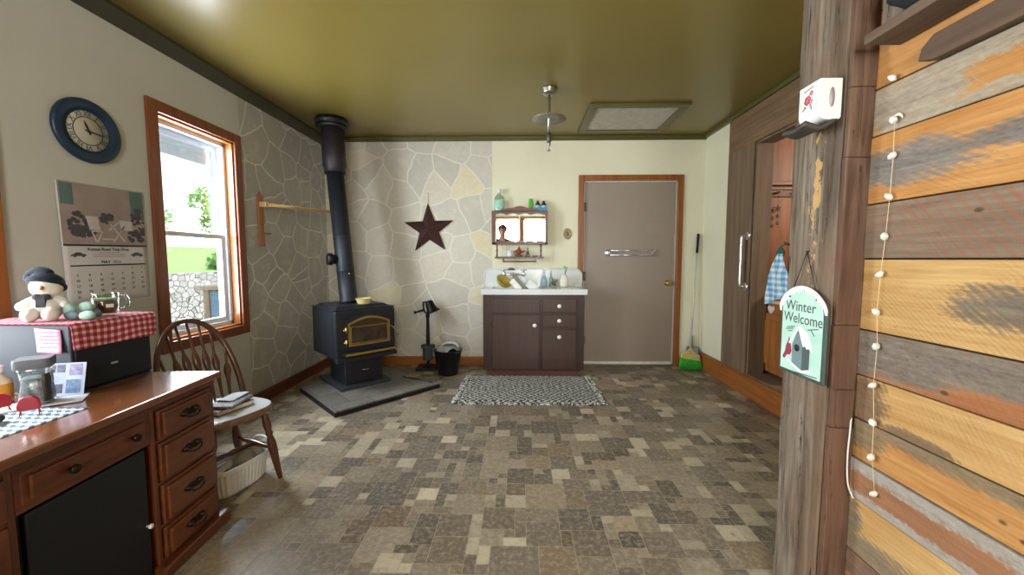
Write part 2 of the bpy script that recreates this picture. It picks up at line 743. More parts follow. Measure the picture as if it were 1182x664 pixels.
def window_side(name, w, x_in, trim, double=True):
    """double-hung window set in the left wall (inside face at x_in)"""
    y0, y1, za, zb = w
    root = struct_root(name, (x_in, (y0 + y1) / 2, za))
    t = .07
    bm = NB()                                   # casing on the wall face
    box(bm, x_in, x_in + .02, y0 - t, y0, za - t, zb + t)
    box(bm, x_in, x_in + .02, y1, y1 + t, za - t, zb + t)
    box(bm, x_in, x_in + .02, y0, y1, zb, zb + t)
    box(bm, x_in, x_in + .022, y0, y1, za - t, za)
    mk('casing', bm, trim, root, bev=.005)
    bm = NB()                                   # jamb liner
    d = .062
    box(bm, x_in - d, x_in + .002, y0, y0 + .014, za, zb)
    box(bm, x_in - d, x_in + .002, y1 - .014, y1, za, zb)
    box(bm, x_in - d, x_in + .002, y0, y1, zb - .014, zb)
    box(bm, x_in - d, x_in + .002, y0, y1, za, za + .014)
    mk('jamb', bm, M_OAK, root)
    vin = plain('#cfd8e2', .35, 0, .03)
    a, b = y0 + .014, y1 - .014
    lo, hi, mid = za + .014, zb - .014, (za + zb) / 2 - .02
    bm = NB()
    fx0, fx1 = x_in - .135, x_in - .05
    box(bm, fx0, fx1, a, a + .028, lo, hi)
    box(bm, fx0, fx1, b - .028, b, lo, hi)
    box(bm, fx0, fx1, a, b, hi - .03, hi)
    box(bm, fx0, fx1, a, b, lo, lo + .03)
    mk('vinyl_frame', bm, vin, root, bev=.003)
    for nm, zl, zh, px in (('lower_sash', lo + .03, mid + .02, x_in - .08), ('upper_sash', mid - .02, hi - .03, x_in - .115)):
        bm = NB()
        A, B, s = a + .028, b - .028, .035
        box(bm, px - .015, px + .015, A, A + s, zl, zh)
        box(bm, px - .015, px + .015, B - s, B, zl, zh)
        box(bm, px - .015, px + .015, A + s, B - s, zh - s, zh)
        box(bm, px - .015, px + .015, A + s, B - s, zl, zl + s)
        o = mk(nm, bm, vin, root, bev=.003)
        bm = NB()
        box(bm, px - .002, px + .002, A + s, B - s, zl + s, zh - s)
        mk('pane', bm, M_GLASS, o)
    return root


window_side('window_1', W1, XL, wood('mat_window_casing', '#62321c', '#8a4d2a', 'Z', rough=.35, coat=.25))
window_side('window_2', W2, XL, M_OAK)


def window_rear(name, w):
    x0, x1, za, zb = w
    root = struct_root(name, ((x0 + x1) / 2, YR, za))
    bm = NB()
    t = .035
    box(bm, x0 - t, x0, YR, YR + .02, za - t, zb + t)
    box(bm, x1, x1 + t, YR, YR + .02, za - t, zb + t)
    box(bm, x0, x1, YR, YR + .02, zb, zb + t)
    box(bm, x0, x1, YR, YR + .02, za - t, za)
    mk('casing', bm, M_OAK, root)
    mid = (za + zb) / 2
    for nm, zl, zh in (('lower_sash', za, mid), ('upper_sash', mid, zb)):
        bm = NB()
        s = .04
        box(bm, x0, x0 + s, YR - .08, YR - .05, zl, zh)
        box(bm, x1 - s, x1, YR - .08, YR - .05, zl, zh)
        box(bm, x0, x1, YR - .08, YR - .05, zh - s, zh)
        box(bm, x0, x1, YR - .08, YR - .05, zl, zl + s)
        o = mk(nm, bm, M_WHITE, root)
        bm = NB()
        box(bm, x0 + s, x1 - s, YR - .067, YR - .063, zl + s, zh - s)
        mk('pane', bm, M_GLASS, o)


window_rear('window_3', W3)
window_rear('window_4', W4)


# back door
def build_door():
    root = struct_root('door_1', ((DX0 + DX1) / 2, YB, 0))
    bm = NB()
    t = .062
    box(bm, DX0 - t, DX0, YB - .022, YB + .1, 0, DZ + t)
    box(bm, DX1, DX1 + t, YB - .022, YB + .1, 0, DZ + t)
    box(bm, DX0, DX1, YB - .022, YB + .1, DZ, DZ + t)
    mk('casing', bm, wood('mat_door_casing', '#6e3917', '#9a5a29', 'Z', rough=.38, coat=.25), root, bev=.006)
    bm = NB()
    box(bm, DX0, DX0 + .012, YB + .005, YB + .03, .03, DZ)
    box(bm, DX1 - .012, DX1, YB + .005, YB + .03, .03, DZ)
    box(bm, DX0, DX1, YB + .005, YB + .03, DZ - .012, DZ)
    mk('stop', bm, plain('#cbbfae', .5), root)
    g = G('mat_taupe_door')
    col = g.ramp(g.noise(1.6, 4), [(.3, '#948578'), (.7, '#9d8e80')])
    X, Y, Z = g.xyz()
    # a faint lighter rectangle on the slab
    inx = g.math('MULTIPLY', g.math('COMPARE', X, .29, .095), g.math('COMPARE', Z, 1.56, .06))
    col = g.mix(g.math('MULTIPLY', inx, .16), col, '#a39c8e')
    slab_m = g.fin(col, .42)
    bm = NB()
    box(bm, DX0 + .012, DX1 - .012, YB + .012, YB + .055, .055, DZ - .012)
    slab = mk('slab', bm, slab_m, root, bev=.003)
    bm = NB()
    box(bm, DX0 + .012, DX1 - .012, YB - .002, YB + .055, .022, .055)
    mk('sweep', bm, plain('#d9d4c8', .5), root, bev=.003)
    bm = NB()
    box(bm, DX0, DX1, YB - .02, YB + .12, 0, .02)
    mk('threshold', bm, plain('#6f6556', .5, .3), root, bev=.004)
    for z in (1.80, 1.03, .3):
        bm = NB()
        cyl(bm, (DX0 + .014, YB + .004, z - .05), (DX0 + .014, YB + .004, z + .05), .008)
        box(bm, DX0 + .014, DX0 + .04, YB + .009, YB + .013, z - .048, z + .048)
        mk('hinge', bm, plain('#6d6253', .4, .5), root)
    bm = NB()
    kx, kz = DX1 - .085, .955
    M = at(FC, kx, YB + .012, kz)
    lathe(bm, [(.032, 0), (.032, .006), (.012, .012), (.012, .03), (.026, .04), (.03, .055), (.022, .068), (0, .07)], M)
    mk('knob', bm, M_BRASS, root)
    return root


build_door()

# ------------------------------------------------------------------ plank partition and timber post
PX = 1.03                       # face of the planks
PY1 = 1.185                     # where they meet the post


def mat_plank(i, base, base2, patch=None, patch2=None, ells=(), hatch=.5, grain=1.0, seed=0, ang=35, streak=None):
    """sawn board: fresh wood with weathered areas whose ragged edge follows saw marks.
    ells: (cy, cz, ry, rz) weathered areas in metres on the board's face"""
    g = G('mat_barn_board')
    v = g.map((1, 2.2 * grain, 26 * grain), (seed, seed * 1.7, 0))
    n1 = g.noise(1.6, 6, .62, v, .5)
    n2 = g.noise(1.0, 3, .5, g.map((1, 6, 150), (seed, 0, seed)))
    f = g.math('MULTIPLY_ADD', n2, .4, g.math('MULTIPLY', n1, .7))
    col = g.ramp(f, [(.36, base), (.72, base2)])
    X, Y, Z = g.xyz()
    big = g.noise(3.5, 3, .6, g.map((1, .5, 2.5), (seed, seed, 2)))
    col = g.mix(g.ramp(big, [(.35, .45), (.6, 0.0)]), col, base)
    rv = g.map((0, 1, 1), (0, seed * .37, 0), (R(ang), 0, 0))
    saw = g.wave(20, 2.5, rv, 3, 'Y', .8)                       # coarse kerf marks
    thin = g.wave(31, 3.5, rv, 3, 'Y', 1.2)
    grain_n = g.noise(1.0, 5, .7, g.map((1, 5, 75), (seed, seed, 0)))
    fine = g.noise(70, 4, .75, g.map((1, .5, 1.4), (0, seed, 0), (R(ang), 0, 0)))
    if patch:
        wob = g.noise(7, 4, .65, g.map((1, .8, 2.2), (seed, 0, 0)))
        m = None
        for cy, cz, ry, rz in ells:
            dy = g.math('POWER', g.math('ABSOLUTE', g.math('DIVIDE', g.math('SUBTRACT', Y, cy), ry)), 2.4)
            dz = g.math('POWER', g.math('ABSOLUTE', g.math('DIVIDE', g.math('SUBTRACT', Z, cz), rz)), 2.0)
            e = g.math('SUBTRACT', 1.0, g.math('ADD', dy, dz))
            m = e if m is None else g.math('MAXIMUM', m, e)
        m = g.math('ADD', m, g.math('MULTIPLY', g.math('SUBTRACT', saw, .5), hatch * .34))
        m = g.math('ADD', m, g.math('MULTIPLY', g.math('SUBTRACT', wob, .5), 2.2))
        m = g.math('ADD', m, g.math('MULTIPLY', g.math('SUBTRACT', grain_n, .5), 1.2))
        m = g.math('ADD', m, g.math('MULTIPLY', g.math('SUBTRACT', fine, .5), 1.7))
        mask = g.ramp(m, [(.0, 0.0), (.22, .6), (.55, .96)])
        pc = g.ramp(g.math('ADD', g.math('MULTIPLY', f, .5), g.math('MULTIPLY', fine, .5)), [(.36, patch), (.66, patch2)])
        col = g.mix(mask, col, pc)
    lines = g.math('MULTIPLY', g.ramp(thin, [(.72, 0.0), (.95, 1.0)]), g.ramp(g.noise(4.5, 4, .6, g.map((1, .7, 1.3), (seed * 3, 1, 0))), [(.52, 0.0), (.66, .10 + .22 * hatch)]))
    col = g.mix(lines, col, '#4e3a28')
    if streak:
        sm = g.math('MULTIPLY', g.ramp(g.wave(13, 2.2, rv, 3, 'Y', .7), [(.5, 0.0), (.95, 1.0)]), g.ramp(g.noise(4, 4, .65, g.map((1, .6, 1), (seed, 3, 0))), [(.4, 0.0), (.62, .8)]))
        col = g.mix(sm, col, streak)
    k = g.n('ShaderNodeTexVoronoi')
    k.feature = 'F1'
    g.l(g.map((1, 1, 1.6), (0, seed * 2.3, seed)), k.inputs['Vector'])
    k.inputs['Scale'].default_value = 7
    kn = g.ramp(k.outputs['Distance'], [(.045, .85), (.085, 0.0)])
    col = g.mix(kn, col, '#4a3320')
    g.bump(g.math('ADD', g.math('MULTIPLY', saw, .25), f), .25, .004)
    return g.fin(col, .72, spec=.3)


OR, OR2 = '#9c6531', '#c9985c'
YO, YO2 = '#a97c44', '#cca76f'
GY, GY2 = '#574a3e', '#85786a'
BOARDS = [   # z0, z1, material
    (-.02, .165, mat_plank(0, '#6b4a30', '#94704c', GY, GY2, [(.9, .1, .4, .05)], seed=.3)),
    (.165, .315, mat_plank(1, OR, OR2, '#5b463a', '#8a6a55', [(1.1, .29, .2, .08), (.7, .27, .5, .05)], .5, seed=1.1)),
    (.315, .487, mat_plank(2, YO, YO2, '#6b5a48', '#8f7c64', [(1.18, .42, .05, .08), (1.0, .345, .4, .05)], 1.1, seed=2.2, ang=65)),
    (.487, .611, mat_plank(3, '#865a3e', '#a97a54', '#857b70', '#aca398', [(.9, .60, .9, .03), (.9, .495, .9, .022), (.6, .55, .1, .1)], .6, seed=3.7)),
    (.611, .734, mat_plank(4, OR, OR2, '#66563f', '#8b775a', [(1.16, .69, .10, .05), (.9, .73, .5, .035)], 1.2, seed=4.4, ang=65)),
    (.734, .87, mat_plank(5, YO, YO2, '#5e4a39', '#86694c', [(1.19, .80, .12, .09), (1.0, .745, .1, .02)], .7, seed=5.9)),
    (.87, 1.009, mat_plank(6, '#8a5532', '#ae7448', '#554b42', '#857a6c', [(.95, .97, .7, .055), (1.1, .92, .2, .05)], .6, seed=6.1)),
    (1.009, 1.221, mat_plank(7, YO, YO2, '#544b40', '#7d705f', [(.74, 1.118, .235, .062)], .8, seed=7.6, ang=50)),
    (1.221, 1.38, mat_plank(8, '#6b5746', '#8f7a66', seed=8.3, streak='#93573a', ang=40)),
    (1.38, 1.575, mat_plank(9, '#a56c34', '#cb9a5e', '#58524b', '#88817a', [(1.08, 1.475, .24, .06), (.82, 1.49, .18, .035)], .9, seed=9.2, ang=60)),
    (1.575, 1.71, mat_plank(10, '#9f6a35', '#c69458', '#80725f', '#aa9d8a', [(1.1, 1.64, .17, .09), (.85, 1.70, .36, .042), (.7, 1.585, .4, .026)], .8, seed=10.4, ang=40)),
    (1.71, 1.93, mat_plank(11, '#a8743f', '#c9965c', seed=11.3)),
    (1.93, 2.10, mat_plank(12, '#6d5540', '#947659', seed=12.5)),
    (2.10, 2.27, mat_plank(13, OR, OR2, GY, GY2, [(.6, 2.2, .4, .05)], seed=13.1)),
    (2.27, 2.43, mat_plank(14, '#6b5746', '#8f7a66', seed=14.8)),
    (2.43, ZC, mat_plank(15, OR, OR2, seed=15.2)),
]
bm = NB()
rnd = random.Random(5)
for i, (a, b, m) in enumerate(BOARDS):
    dx = rnd.uniform(-.003, .003)
    box(bm, PX + dx, PX + .022, YR + .001, PY1 - rnd.uniform(0, .003), a + .0022, b - .0022, i)
box(bm, PX + .018, PX + .15, YR, PY1, -.02, ZC, len(BOARDS))
struct('wall_plank', bm, [b[2] for b in BOARDS] + [plain('#2a211a', .9)], bev=.0015, seg=1)


def mat_timber(name, dark, mid, pale, flake=True, warm='#7d5f45'):
    g = G(name)
    v = g.map((13, 13, 1.5))
    n1 = g.noise(1.5, 7, .65, v, .7)
    n2 = g.noise(1, 3, .5, g.map((70, 70, 2)))
    f = g.math('MULTIPLY_ADD', n2, .35, g.math('MULTIPLY', n1, .75))
    col = g.ramp(f, [(.33, dark), (.5, mid), (.7, pale)])
    strip = g.noise(1, 3, .5, g.map((17, 17, .35), (1, 4, 2)))
    col = g.mix(g.ramp(strip, [(.42, .55), (.5, 0.0)]), col, dark)
    patch = g.ramp(g.noise(3.2, 4, .6, g.map((1, 1, .6), (2, 5, 0))), [(.45, 0.0), (.68, .7)])
    col = g.mix(patch, col, warm)
    crack = g.ramp(g.noise(1, 4, .6, g.map((24, 24, .9), (7, 1, 3)), 1.2), [(.428, 0.0), (.434, .9), (.438, .9), (.444, 0.0)])
    col = g.mix(crack, col, '#241a13')
    if flake:
        X, Y, Z = g.xyz()
        band = g.math('SUBTRACT', 1.0, g.math('DIVIDE', g.math('ABSOLUTE', g.math('SUBTRACT', g.math('MULTIPLY_ADD', Z, -.012, Y), -.028)), .03))
        zz = g.math('MULTIPLY', g.ramp(Z, [(.0, 0.0), (1.0, 1.0)]), 1.0)
        h = g.math('SUBTRACT', 1.0, g.math('DIVIDE', g.math('ABSOLUTE', g.math('SUBTRACT', Z, 1.42)), .36))
        m = g.math('MINIMUM', g.math('ADD', band, .1), g.math('ADD', h, .25))
        m = g.math('ADD', m, g.math('MULTIPLY', g.math('SUBTRACT', g.noise(21, 5, .7, g.map((1, 1, .5))), .58), 6.0))
        col = g.mix(g.ramp(m, [(.35, 0.0), (.5, .9)]), col, '#bf9a62')
    g.bump(g.math('SUBTRACT', f, g.math('MULTIPLY', crack, .6)), .4, .008)
    return g.fin(col, .8, spec=.25)


M_POST = mat_timber('mat_hewn_post', '#42362c', '#6b5c4d', '#918373')
M_POSTX = mat_timber('mat_hewn_strip', '#35251b', '#563f31', '#755d4c', False, '#6b4a38')


def rough_block(bm, x0, x1, y0, y1, z0, z1, amp=.006, nz=60, seed=0, k=5):
    """rectangular timber with hewn, uneven faces"""
    rings = []
    for i in range(nz + 1):
        z = z0 + (z1 - z0) * i / nz
        ring = []
        pts = [(x0 + (x1 - x0) * t / k, y0) for t in range(k)] + [(x1, y0 + (y1 - y0) * t / k) for t in range(k)] + \
              [(x1 - (x1 - x0) * t / k, y1) for t in range(k)] + [(x0, y1 - (y1 - y0) * t / k) for t in range(k)]
        for j, (x, y) in enumerate(pts):
            n = mnoise.noise(Vector((x * 8 + seed, y * 8, z * 2.2))) * amp + mnoise.noise(Vector((x * 30, y * 30 + seed, z * 9))) * amp * .45
            c = amp * 1.0 if j % k == 0 else 0
            cx, cy = (x0 + x1) / 2, (y0 + y1) / 2
            d = Vector((x - cx, y - cy, 0)).normalized()
            ring.append(bm.verts.new((x + d.x * (n - c), y + d.y * (n - c), z)))
        rings.append(ring)
    n = len(rings[0])
    for a, b in zip(rings[:-1], rings[1:]):
        for j in range(n):
            bm.faces.new((a[j], a[(j + 1) % n], b[(j + 1) % n], b[j]))
    bm.faces.new(list(reversed(rings[0])))
    bm.faces.new(rings[-1])


post = thing('timber_post', 'tall rough hewn grey-brown timber post at the end of the plank wall', 'post', (1.0, 1.295, 0))
bm = NB()
rough_block(bm, .953, 1.17, 1.195, 1.40, 0, ZC, .007, 70, 2)
mk('beam', bm, M_POST, post)
bm = NB()
zc = 0
rnd = random.Random(3)
while zc < ZC - .01:                                       # saw-notched edge board beside the planks
    h = min(rnd.choice((.12, .2, .35, .5)), ZC - zc)
    x1 = 1.032
    rough_block(bm, .957 + rnd.uniform(0, .006), x1, 1.1755 + rnd.uniform(0, .004), 1.2, zc + .001, zc + h - .001, .003, 8, zc)
    zc += h
mk('notched_edge', bm, M_POSTX, post)['label'] = 'reddish dark notched edge strip'


# plank shelf above the partition
M_GREYBOARD = mat_timber('mat_grey_shelf_board', '#4a3c30', '#76665a', '#94867a', False, '#7d6b58')
bm = NB()
box(bm, .932, 1.03, -.25, 1.115, 1.800, 1.826)
sh = thing('plank_shelf', 'rough grey board shelf high on the plank wall above its dark cleat', 'shelf', (1.03, .45, 1.80))
M_SHELFY = wood('mat_shelf_plank', '#3f2f23', '#6b5644', 'Y', rough=.8, bump=.3)
mk('board', bm, M_SHELFY, sh, bev=.003)
bm = NB()
pts = [(-.25, 0), (1.0, 0), (1.035, .012), (1.028, .04), (1.0, .062), (-.25, .062)]
prism(bm, [(-a, b) for a, b in reversed(pts)], .026, at(FR, 1.0275, 0, 1.706))
mk('cleat', bm, wood('mat_dark_cleat', '#33251b', '#614b39', 'Y', rough=.8, bump=.4), sh, bev=.003)

# dark cloth bag and a scrap of board on the shelf
bm = NB()
def bag(u, v):
    a = u * 2 * pi
    b = (v - .5) * pi
    r = (1 + .10 * sin(3 * a + 1) + .08 * sin(5 * b + a)) * (1 + .35 * sin(b) ** 2)
    return Vector((.985 + .034 * cos(b) * cos(a) * r, .94 + .152 * cos(b) * sin(a) * r, 1.912 + .078 * sin(b) * (1 + .08 * sin(2 * a))))
sheet(bm, bag, 32, 16)
bmesh.ops.remove_doubles(bm, verts=bm.verts[:], dist=.0005)
tag(mk('cloth_bag', bm, plain('#17181d', .85, 0, .3, bump=.3), None, org=(.985, .905, 1.826), smooth=True),
    'black crumpled cloth bundle lying on the high plank shelf', 'bag')
bm = NB()
prism(bm, [(0, 0), (.055, 0), (.065, .075), (.035, .15), (0, .13)], .018, at(FR, 1.018, 1.142, 1.8265))
tag(mk('board_scrap', bm, M_GREYBOARD, None, org=(1.01, 1.12, 1.8265), bev=.003), 'short grey weathered board end propped on the high shelf beside the post', 'board')

# bead garland
gar = thing('bead_garland', 'thin white string of clear faceted beads hanging down the plank wall', 'garland', (1.02, 1.105, .54))
bm = NB()
zs = [1.60, 1.503, 1.393, 1.284, 1.177, 1.07, .971, .856, .749, .646, .546]
ys = [1.106, 1.102, 1.104, 1.108, 1.115, 1.118, 1.11, 1.113, 1.104, 1.102, 1.086]
tube(bm, [(1.021, y, z) for y, z in zip(ys, zs)], .0008, 6)
mk('string', bm, plain('#cdb68c', .7), gar)
bead_m = plain('#cfccc3', .1, 0, .05)
for k, (y, z) in enumerate(zip([1.118] + ys, [1.716] + zs)):
    bm = NB()
    lathe(bm, [(0, -.0085), (.004, -.007), (.0115, -.001), (.0115, .0015), (.005, .0075), (0, .0085)],
          Matrix.Translation((1.0175, y, z)) @ Matrix.Rotation(R(60 + 30 * (k % 3)), 4, 'X') @ Matrix.Rotation(R(40 * k), 4, 'Z'), 7, smooth=False)
    mk('bead', bm, bead_m, gar)
bm = NB()
sheet(bm, lambda u, v: Vector((1.0255 - .004 * sin(u * pi) * sin(v * pi), 1.118 - .03 * u, 1.597 + .009 * v + .012 * sin(u * 3))), 6, 3)
mk('tape', bm, plain('#d8d2c2', .5), gar, solid=.0008)

# white cord tucked between post and planks
bm = NB()
tube(bm, smooth_pts([(1.024, 1.182, .735), (1.014, 1.172, .69), (1.008, 1.168, .62), (1.008, 1.165, .56), (1.012, 1.162, .52), (1.022, 1.155, .487)]), .0022, 8)
tag(mk('lamp_cord', bm, plain('#d6d2c9', .5), None, org=(1.012, 1.165, .487)), 'short white cord curling out of the gap beside the timber post', 'cord')

# ------------------------------------------------------------------ air freshener on the post
af = thing('air_freshener', 'white plastic air freshener with a flower card fixed high on the timber post', 'air freshener', (.95, 1.243, 1.64))
bm = NB()
# profile seen from the camera side: x towards the room is -X
pr = []
for k in range(9):
    a = R(180 + 90 * k / 8)
    pr.append((.0255 + .0255 * cos(a) - .066 + .001, .03 + .03 * sin(a)))
pr = pr[:]
outline = [(-.066, .12), (-.066, .03)] + pr[1:] + [(-.006, 0.0), (.0, .006), (.0, .12)]
prism(bm, outline, .088, at(FC, .952, 1.287, 1.636))
mk('case', bm, M_WHITE, af, bev=.004)
bm = NB()
box(bm, .8853, .8865, 1.203, 1.283, 1.668, 1.752)
card = mk('flower_card', bm, plain('#eef0e2', .5), af)
bm = NB()
Mf = at(FR, .8852, 1.243, 1.706)
for k in range(6):
    a = 2 * pi * k / 6 + .3
    lathe(bm, [(0, .0), (.007, .0004), (0, .0008)], Mf @ Matrix.Translation((-.004 + .0085 * cos(a), .002 + .0085 * sin(a), 0)), 8)
for k in range(4):
    a = 2 * pi * k / 4
    lathe(bm, [(0, .0), (.004, .0004), (0, .0008)], Mf @ Matrix.Translation((.010 + .005 * cos(a), .02 + .005 * sin(a), 0)), 8)
mk('flower', bm, plain('#cf5f74', .6), card)
bm = NB()
for a, p in ((40, (.008, -.014)), (140, (-.014, -.016)), (75, (.014, -.004)), (20, (-.02, -.022)), (100, (.012, -.024))):
    MM = Mf @ Matrix.Translation((p[0], p[1], 0)) @ Matrix.Rotation(R(a), 4, 'Z')
    prism(bm, [(-.009, 0), (0, -.003), (.009, 0), (0, .003)], .0005, MM)
box(bm, .8848, .8852, 1.21, 1.2105, 1.674, 1.748)
box(bm, .8848, .8852, 1.2755, 1.276, 1.674, 1.748)
tube(bm, [Mf @ Vector((-.02 + .0025 * k, .031 + .003 * sin(k * 2.1) + .0004 * k, .0004)) for k in range(17)], .0009, 5)
mk('leaf_print', bm, plain('#5e7b66', .6), card)
bm = NB()
lathe(bm, [(.0, 0), (.009, 0), (.009, .0008), (0, .0008)], at(FC, .921, 1.1988, 1.70) @ Matrix.Diagonal((.9, 3.2, 1, 1)), 20)
mk('level_slot', bm, plain('#a59a9f', .3), af)
bm = NB()
sheet(bm, lambda u, v: Vector((.952 - .105 * u, 1.20 + .10 * v, 1.662 - .052 * sin(min(1, u * 1.35) * pi / 2) ** .7 + .028 * max(0, u - .55) * (1 + .3 * cos(v * 6)))), 14, 8)
mk('base_leaf', bm, plain('#4a4640', .5, .2), af, solid=.013)

# ------------------------------------------------------------------ welcome sign
sg = thing('welcome_sign', 'green Winter Welcome birdhouse plaque hanging on the timber post', 'sign', (.945, 1.287, .82))
yl, yr2, zb, zs_, cy = 1.392, 1.186, .826, 1.062, 1.289


def arch(yl, yr, zb, zs, rise, n=18):
    w = (yl - yr) / 2
    cy = (yl + yr) / 2
    p = [(-w, zb), (w, zb)]
    for k in range(n + 1):
        t = k / n
        p.append((w - 2 * w * t, zs + rise * (1 - (2 * t - 1) ** 2) ** .75))
    return p, cy


p, cy = arch(yl, yr2, zb, zs_, .066)
bm = NB()
prism(bm, p, .010, at(FR, .9445, cy, 0))
mk('board', bm, plain('#39463f', .6), sg, bev=.004)
p2, _ = arch(yl - .012, yr2 + .012, zb + .012, zs_ - .002, .056)
bm = NB()
prism(bm, p2, .0014, at(FR, .9345, cy, 0))
g = G('mat_sign_paint')
n = g.noise(9, 4)
mkface = g.fin(g.ramp(n, [(.3, '#a9cdbd'), (.7, '#c4e0d2')]), .6)
face = mk('painted_face', bm, mkface, sg)
bm = NB()                                                     # snow capping with drips
top = [(x, z) for x, z in arch(yl + .002, yr2 - .002, zb, zs_ + .002, .068, 40)[0][2:]]
inner = []
rnd = random.Random(4)
for k, (x, z) in enumerate(top):
    d = (.009 + .014 * (k % 2) * rnd.uniform(.4, 1)) * (1 + .8 * abs(2 * k / 40 - 1))
    inner.append((x, z - d))
Ms = at(FR, .9345, cy, 0)
for k in range(40):
    q = [top[k], inner[k], inner[k + 1], top[k + 1]]
    prism(bm, [(a, b) for a, b in q], .004, Ms)
mk('snow_edge', bm, plain('#f2f3f0', .6), sg)
Mf = at(FR, .9331, cy, 0)
bm = NB()
text(bm, 'Winter', .049, Mf @ Matrix.Translation((-.008, 1.047, 0)) @ Matrix.Diagonal((.95, 1, 1, 1)), 0, .0004)
text(bm, 'Welcome', .049, Mf @ Matrix.Translation((.004, 1.006, 0)) @ Matrix.Diagonal((.9, 1, 1, 1)), 0, .0004)
mk('lettering', bm, plain('#3b3f3c', .6), face)
bm = NB()
prism(bm, [(-.035, .865), (.012, .851), (.012, .94), (-.012, .985), (-.035, .93)], .001, Mf)
mk('birdhouse_front', bm, plain('#6f8484', .6), face)
bm = NB()
prism(bm, [(.012, .851), (.044, .862), (.044, .925), (.012, .94)], .001, Mf)
mk('birdhouse_side', bm, plain('#4c5856', .6), face)
bm = NB()
prism(bm, [(-.011, .992), (.016, .93), (.024, .936), (.032, .926), (.043, .932), (.056, .922), (.034, .975), (-.006, .998)], .002, Mf)
prism(bm, [(-.014, .994), (-.052, .932), (-.046, .930), (-.009, .984)], .002, Mf)
prism(bm, [(-.055, .868), (.01, .842), (.05, .852), (.05, .858), (.012, .851), (-.055, .874)], .002, Mf)
mk('snowy_roof', bm, plain('#f0f2ef', .6), face)
bm = NB()
lathe(bm, [(0, 0), (.012, 0), (.012, .002), (0, .002)], Mf @ Matrix.Translation((-.012, .922, 0)), 16)
mk('entrance_hole', bm, plain('#1f2422', .7), face)
bm = NB()
prism(bm, [(-.08, .878), (-.072, .872), (-.058, .89), (-.045, .89), (-.038, .905), (-.042, .925), (-.047, .938), (-.052, .952), (-.056, .936), (-.064, .922), (-.068, .9)], .0015, Mf)
mk('cardinal', bm, plain('#8f3040', .6), face)
for a, b, c_, d in ((-.065, .985, -.03, .992), (-.07, .978, -.035, .985), (-.06, .972, -.04, .976), (.03, .99, .075, 1.0), (.045, .992, .06, .975), (-.02, .838, .08, .845), (.0, .832, .06, .834)):
    v = Vector((c_ - a, d - b, 0))
    nrm = Vector((-v.y, v.x, 0)).normalized() * .0016
    bm = NB()
    prism(bm, [(a - nrm.x, b - nrm.y), (c_ - nrm.x, d - nrm.y), (c_ + nrm.x, d + nrm.y), (a + nrm.x, b + nrm.y)], .0006, Mf)
    mk('twig', bm, plain('#4f6159', .6), face)
bm = NB()
tube(bm, [(.936, cy + .06, 1.095), (.946, cy + .008, 1.245)], .0016, 6)
tube(bm, [(.936, cy - .06, 1.095), (.946, cy + .008, 1.245)], .0016, 6)
ball(bm, (.934, cy + .06, 1.093), .006, 1, (.5, 1, 1))
ball(bm, (.934, cy - .06, 1.093), .006, 1, (.5, 1, 1))
lathe(bm, [(.004, 0), (.004, .014), (0, .014)], at(FR, .958, cy + .008, 1.245), 8)
mk('hanging_wire', bm, plain('#2a2624', .5, .3), sg)

# ------------------------------------------------------------------ right wall opening, grab bar, room beyond
M_BARN = wood('mat_brown_barn_trim', '#5a4637', '#80684f', 'Z', 1.0, .75, bump=.25)
M_BARNY = wood('mat_brown_barn_beam', '#5a4430', '#86694a', 'Y', 1.0, .75, bump=.25)
bm = NB()
box(bm, XR - .022, XR, OY1, 3.83, STEP - .01, 2.52)
struct('trim_4', bm, M_BARN, bev=.004)
bm = NB()
box(bm, XR - .024, XR, 1.56, 3.80, OZ, 2.525)
struct('trim_5', bm, M_BARNY, bev=.004)
bm = NB()
box(bm, XR - .022, XR, 2.62, OY0, STEP - .01, OZ)
struct('trim_6', bm, M_BARN, bev=.004)
bm = NB()
box(bm, XR - .012, 3.9, OY0 - .9, OY1 + .3, STEP - .03, STEP)
struct('floor_hall', bm, wood('mat_hall_floor', '#5d4a39', '#7d6650', 'X', .8, .5))
bm = NB()
box(bm, XR, XR + .14, OY1 - .012, OY1, STEP, OZ)
box(bm, XR, XR + .14, OY0, OY0 + .012, STEP, OZ)
box(bm, XR, XR + .14, OY0, OY1, OZ - .012, OZ)
struct('trim_7', bm, M_BARN)


def mat_panel():
    g = G('mat_brown_panelling')
    X, Y, Z = g.xyz()
    f = g.noise(1.5, 6, .6, g.map((12, 12, 1)), .5)
    col = g.ramp(f, [(.3, '#74441f'), (.7, '#9a6134')])
    gr = g.math('FRACT', g.math('MULTIPLY', X, 9.0))
    col = g.mix(g.ramp(gr, [(.0, .6), (.03, 0.0)]), col, '#2c180c')
    return g.fin(col, .5)


M_PANEL = mat_panel()
bm = NB()
box(bm, XR + .14, 3.9, 3.62, 3.7, 0, ZC)
struct('wall_hall_back', bm, M_PANEL)
bm = NB()
box(bm, 3.82, 3.9, 1.55, 3.62, 0, ZC)
struct('wall_hall_side', bm, M_PANEL)
bm = NB()
box(bm, XR + .14, 3.9, 1.55, 1.65, 0, ZC)
struct('wall_hall_front', bm, M_PANEL)
bm = NB()
box(bm, XR + .14, 3.95, 1.5, 3.75, ZC, ZC + .1)
struct('ceiling_hall', bm, plain('#8d8468', .7))

